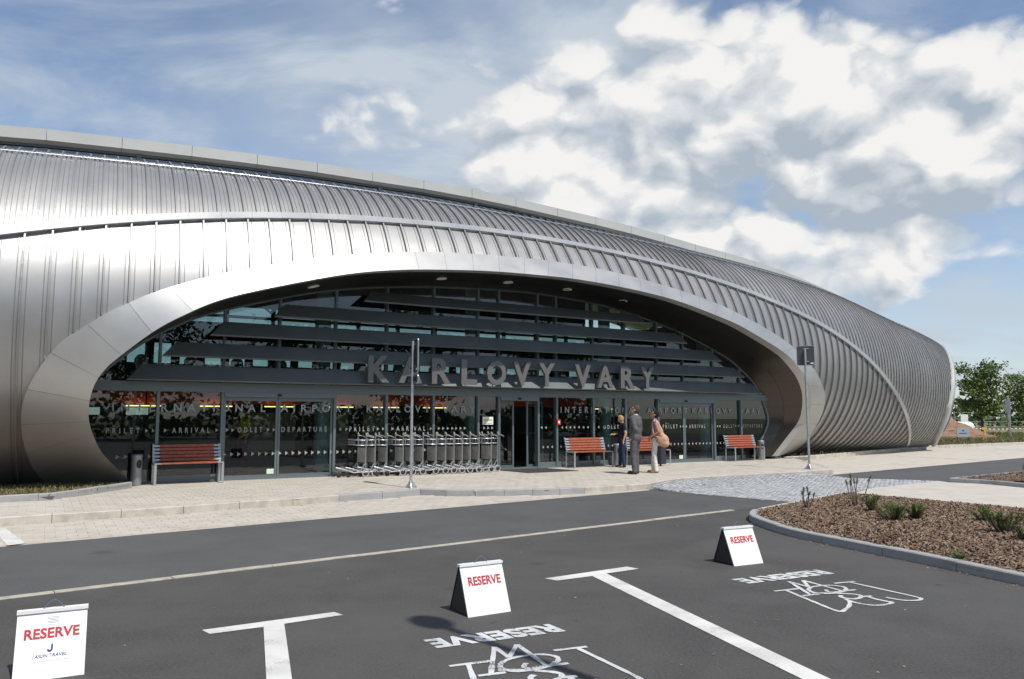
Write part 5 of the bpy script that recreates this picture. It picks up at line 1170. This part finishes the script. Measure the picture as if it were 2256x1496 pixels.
def person(loc, rz, H, J, C, label, cat='person', garments=None, group=None):
    """J: pose overrides for a figure 1.75 m tall facing +Y; C: materials; one continuous body with clothes and hair as children"""
    k = H / 1.75
    P = dict(pel=(0, 0, .95), hl=(-.09, 0, .92), hr=(.09, 0, .92), kl=(-.10, .03, .51), kr=(.10, .03, .51), al=(-.115, -.02, .085), ar=(.115, -.02, .085), ch=(0, -.01, 1.28), nk=(0, -.02, 1.47), hd=(0, .01, 1.625),
             sl=(-.18, -.01, 1.42), sr=(.18, -.01, 1.42), el=(-.235, -.04, 1.14), er=(.235, -.04, 1.14), wl=(-.235, .06, .90), wr=(.235, .06, .90), dl=(0, .1, -1), dr=(0, .1, -1), pitch=0., yaw=0., belly=0., foot=(0, .17), cl=.5, cr=.5, wide=1.)
    P.update(J); v = {a: (Vector(b) * k if isinstance(b, tuple) and len(b) == 3 else b) for a, b in P.items()}; W = P['wide']
    hr = Euler((R(P['pitch']), 0, R(P['yaw']))).to_matrix(); hd = v['hd']
    def H_(x, y, z): return hd + hr @ (Vector((x, y, z)) * k)
    he = (R(P['pitch']), 0, R(P['yaw']))
    body = [('e', H_(0, -.005, .025), (.074 * k, .092 * k, .10 * k), he), ('e', H_(0, .022, -.045), (.058 * k, .066 * k, .075 * k), he), ('e', H_(0, .055, -.085), (.03 * k, .028 * k, .025 * k), he),
            ('c', H_(0, .088, .02), .010 * k, H_(0, .112, -.022), .016 * k), ('e', H_(-.076, -.005, -.01), (.012 * k, .022 * k, .032 * k), he), ('e', H_(.076, -.005, -.01), (.012 * k, .022 * k, .032 * k), he),
            ('c', H_(-.045, .080, .030), .012 * k, H_(.045, .080, .030), .012 * k), ('c', H_(-.022, .088, -.058), .010 * k, H_(.022, .088, -.058), .010 * k),
            ('c', v['nk'] - Vector((0, 0, .04 * k)), .055 * k, H_(0, -.015, -.05), .05 * k),
            ('e', v['ch'] + Vector((0, 0, .03 * k)), (.155 * k * W, .105 * k * W, .19 * k)), ('e', (v['ch'] + v['pel']) * .5, (.135 * k * W, .10 * k * W, .17 * k)), ('e', v['pel'], (.155 * k * W, .11 * k * W, .12 * k)),
            ('c', v['sl'], .058 * k, v['sr'], .058 * k)]
    for s in 'lr':
        body += [('c', v['s' + s], .052 * k, v['e' + s], .040 * k), ('c', v['e' + s], .040 * k, v['w' + s], .026 * k), ('c', v['h' + s], .085 * k * W, v['k' + s], .055 * k), ('c', v['k' + s], .055 * k, v['a' + s], .036 * k),
                 ('c', v['a' + s] - Vector((0, 0, .03 * k)), .036 * k, v['a' + s] + Vector((P['foot'][0], P['foot'][1], -.057)) * k, .028 * k)]
        body += hand(v['w' + s], P['d' + s], s, P['c' + s], k)
    root = blob('person', body, C['skin'], None, .0085, 3); root.location = loc; root.rotation_euler = (0, 0, rz); tag(root, label, cat, group)
    def add(name, prims, m, vox=.010, fold=0., sd=0, sm=3): return blob(name, prims, m, root, vox, sm, fold, sd)
    g = garments
    if g['top'] == 'jacket':
        pr = [('e', v['ch'] + Vector((0, 0, .02 * k)), (.195 * k * W, .145 * k * W, .22 * k)), ('e', (v['ch'] + v['pel']) * .5, (.185 * k * W, .145 * k * W, .21 * k)), ('e', v['pel'] + Vector((0, 0, -.01)), (.195 * k * W, .145 * k * W, .17 * k)), ('c', v['sl'], .076 * k, v['sr'], .076 * k), ('c', v['sl'] + Vector((.05, 0, .03)) * k, .05 * k, v['nk'] + Vector((0, 0, -.01)), .062 * k), ('c', v['sr'] + Vector((-.05, 0, .03)) * k, .05 * k, v['nk'] + Vector((0, 0, -.01)), .062 * k)]
        for s in 'lr': pr += [('c', v['s' + s], .074 * k, v['e' + s], .060 * k), ('c', v['e' + s], .060 * k, v['e' + s].lerp(v['w' + s], .93), .046 * k)]
        add('jacket', pr, C['top'], fold=.0035, sd=1); add('shirt_collar', [('c', v['nk'] + Vector((0, .0, .0)), .068 * k, v['nk'] + Vector((0, .012, .035)) * k if False else v['nk'] + Vector((0, .008, .025)), .062 * k)], C['shirt'], .008)
    else:
        sl_len = .55 if g['top'] == 'tee' else .12
        pr = [('e', v['ch'] + Vector((0, 0, .02 * k)), (.172 * k * W, .125 * k * W, .205 * k)), ('e', (v['ch'] + v['pel']) * .5 + Vector((0, P['belly'], 0)), (.158 * k * W, .125 * k * W, .19 * k)), ('e', v['pel'] + Vector((0, 0, .03)), (.168 * k * W, .128 * k * W, .13 * k)), ('c', v['sl'], .066 * k, v['sr'], .066 * k)]
        for s in 'lr': pr += [('c', v['s' + s], .064 * k, v['s' + s].lerp(v['e' + s], sl_len), .058 * k)]
        add('shirt', pr, C['top'], fold=.003, sd=3)
    pr = [('e', v['pel'] + Vector((0, 0, -.02 * k)), (.166 * k * W, .122 * k * W, .115 * k))]
    for s in 'lr': pr += [('c', v['h' + s], .098 * k * W, v['k' + s], .070 * k * g.get('leg', 1.)), ('c', v['k' + s], .070 * k * g.get('leg', 1.), v['a' + s] + Vector((0, 0, -.01 * k)), .060 * k * g.get('leg', 1.))]
    add('trousers', pr, C['legs'], fold=.004, sd=5)
    for s in 'lr': add('shoe', [('c', v['a' + s] + Vector((0, -.03, -.045)) * k, .040 * k, v['a' + s] + Vector((P['foot'][0], P['foot'][1] * .9, -.052)) * k, .036 * k), ('c', v['a' + s] + Vector((0, -.02, -.005)) * k, .040 * k, v['a' + s] + Vector((0, -.01, -.04)) * k, .042 * k)], C['shoes'], .008)
    hs = g['hair']
    pr = [('e', H_(0, -.020, .042), (.084 * k, .096 * k, .098 * k), he), ('e', H_(0, -.045, .0), (.080 * k, .068 * k, .09 * k), he)]
    if hs == 'bun': pr += [('e', H_(0, -.105, .03), (.045 * k, .045 * k, .045 * k), he)]
    if hs == 'bob': pr += [('e', H_(0, -.03, .01), (.092 * k, .088 * k, .105 * k), he), ('e', H_(-.06, .0, -.02), (.03 * k, .05 * k, .06 * k), he), ('e', H_(.06, .0, -.02), (.03 * k, .05 * k, .06 * k), he)]
    if hs == 'cap': pr = [('e', H_(0, -.01, .05), (.09 * k, .105 * k, .08 * k), he), ('e', H_(0, .12, .04), (.065 * k, .06 * k, .012 * k), he)]
    add('cap' if hs == 'cap' else 'hair', pr, C['hair'], .008, fold=.003, sd=7)
    for s in (-1, 1): add('eye', [('e', H_(s * .031, .083, .008), (.010 * k, .007 * k, .007 * k), he)], M['dark'], .004, sm=1)
    if g.get('glasses'): blob('glasses', [('c', H_(-.075, .05, .018), .006, H_(-.05, .100, .014), .006), ('c', H_(-.05, .1, .014), .007, H_(.05, .1, .014), .007), ('c', H_(.05, .1, .014), .006, H_(.075, .05, .018), .006)], M['dark'], root, .005, 1)
    return root
def cloth(name, c, **kw): return mat(name, c, .85, var=.18, vscale=20, bump=.3, bscale=300, spec=.2, obj_coords=True, **kw)
SK = mat('skin', (.50, .27, .18), .55, var=.1, vscale=8); SK2 = mat('skin_tan', (.40, .20, .12), .55, var=.1, vscale=8)
# man in a grey suit, seen from behind, looking up to the left
person((3.27, 20.75, .12), R(56), 1.80, dict(pitch=22, yaw=12, hd=(0, -.005, 1.635), kl=(-.11, .02, .51), kr=(.115, .05, .51), al=(-.13, -.03, .085), ar=(.13, .04, .085), el=(-.285, -.14, 1.14), wl=(-.205, .03, .93), dl=(.45, .35, -.8), er=(.27, -.02, 1.13), wr=(.22, .15, .93), foot=(0, .19), wide=1.12),
       dict(skin=SK, top=cloth('suit', (.105, .10, .105)), shirt=cloth('suit_shirt', (.55, .57, .62)), legs=cloth('suit_legs', (.10, .096, .10)), shoes=mat('shoe_black', (.012, .012, .012), .35), hair=cloth('hair_grey', (.085, .07, .06))),
       'man in a grey suit standing with his back to us and looking up', garments=dict(top='jacket', hair='short', leg=1.12, glasses=True))
# woman with the tan shoulder bag
def print_mat():
    m = mat('floral', (.45, .38, .45), .85); N = NT(m.node_tree); b = m.node_tree.nodes['Principled BSDF']; tc = N.n('ShaderNodeTexCoord').outputs['Object']
    N.lk(N.mix(N.rng(N.noise(tc, 26, 3, .6, .8), .49, .53), (.62, .50, .58), (.10, .03, .11)), b.inputs['Base Color']); return m
person((3.86, 21.15, .12), R(80), 1.68, dict(pitch=24, hd=(0, .0, 1.62), kl=(-.07, .03, .51), kr=(.08, .04, .51), al=(-.075, -.02, .085), ar=(.09, .06, .085), el=(-.23, -.10, 1.14), wl=(-.16, .12, 1.0), dl=(.5, .6, -.5), er=(.22, -.04, 1.13), wr=(.17, .15, 1.0), foot=(0, .15), wide=.90),
       dict(skin=SK2, top=print_mat(), legs=cloth('white_trousers', (.66, .63, .60)), shoes=mat('sandal', (.30, .16, .09), .6), hair=cloth('hair_dark', (.018, .012, .010))),
       'woman in white trousers and a purple patterned sleeveless top looking up', garments=dict(top='sleeveless', hair='bun', leg=1.0, glasses=True))
bag = empty('shoulder_bag', (3.86, 21.15, .12), R(80), 'large tan leather shoulder bag hanging behind the woman in white trousers', 'bag')
TAN = mat('tan_leather', (.50, .29, .19), .6, var=.15, vscale=9, bump=.25, bscale=60)
blob('bag_body', [('e', (-.19, -.20, .88), (.09, .17, .16)), ('e', (-.19, -.26, .79), (.085, .125, .10)), ('c', (-.19, -.18, 1.0), .08, (-.185, -.10, 1.22), .045), ('c', (-.19, -.12, .92), .07, (-.185, -.03, .98), .03), ('c', (-.19, -.16, 1.12), .06, (-.17, -.06, 1.38), .03)], TAN, bag, .011, 4, .004, 2)
MB().tube([(-.185, -.085, 1.16), (-.165, -.06, 1.36), (-.135, -.02, 1.425), (-.15, .06, 1.35), (-.175, .05, 1.1), (-.185, -.0, .98)], .022, 8).build('strap', TAN, bag)
# blonde woman reading from something in her hand
person((3.31, 23.5, .12), R(97), 1.55, dict(pitch=-30, hd=(0, .045, 1.62), nk=(0, .0, 1.47), kl=(-.09, .02, .51), kr=(.09, .05, .51), al=(-.10, -.02, .085), ar=(.10, .07, .085), el=(-.25, -.05, 1.14), wl=(-.25, .03, .90), dl=(0, .15, -1), er=(.24, .03, 1.14), wr=(.12, .27, 1.10), dr=(-.2, 1, .05), belly=.02, wide=1.05),
       dict(skin=SK, top=cloth('navy_tee', (.018, .018, .032)), legs=cloth('jeans', (.025, .035, .075)), shoes=mat('shoe_dark', (.015, .015, .018), .5), hair=cloth('hair_blonde', (.40, .25, .11))),
       'short blonde woman in a dark t-shirt and jeans looking down at her hand', garments=dict(top='tee', hair='bob', leg=1.02))
# person crouching just inside the open door
p = F(-.30, .62); person((p.x, p.y, .13), PHI + R(-80), 1.70, dict(pel=(0, -.12, .36), hl=(-.09, -.10, .36), hr=(.09, -.10, .36), kl=(-.14, .26, .52), kr=(.14, .26, .52), al=(-.13, .08, .085), ar=(.13, .08, .085), ch=(0, .0, .68), nk=(0, .06, .86), hd=(0, .12, 1.0), sl=(-.18, .04, .82), sr=(.18, .04, .82), el=(-.24, .2, .60), er=(.24, .2, .60), wl=(-.12, .36, .56), wr=(.12, .36, .56), dl=(.3, 1, -.3), dr=(-.3, 1, -.3), pitch=-15),
       dict(skin=SK, top=cloth('pink_shirt', (.32, .24, .23)), legs=cloth('dark_legs', (.02, .02, .022)), shoes=mat('shoe_b', (.02, .02, .02), .5), hair=cloth('cap_grey', (.10, .09, .085))),
       'person in a cap crouching just inside the open centre door', garments=dict(top='tee', hair='cap'))
# person in a yellow vest inside the hall
p = F(-7.05, 2.1); person((p.x, p.y, .13), PHI + R(100), 1.74, dict(),
       dict(skin=SK, top=cloth('yellow_vest', (.55, .52, .03)), legs=cloth('red_legs', (.16, .03, .03)), shoes=mat('shoe_c', (.02, .02, .02), .5), hair=cloth('hair_c', (.05, .03, .02))),
       'person in a yellow vest standing inside behind the left sliding door', garments=dict(top='tee', hair='short'))
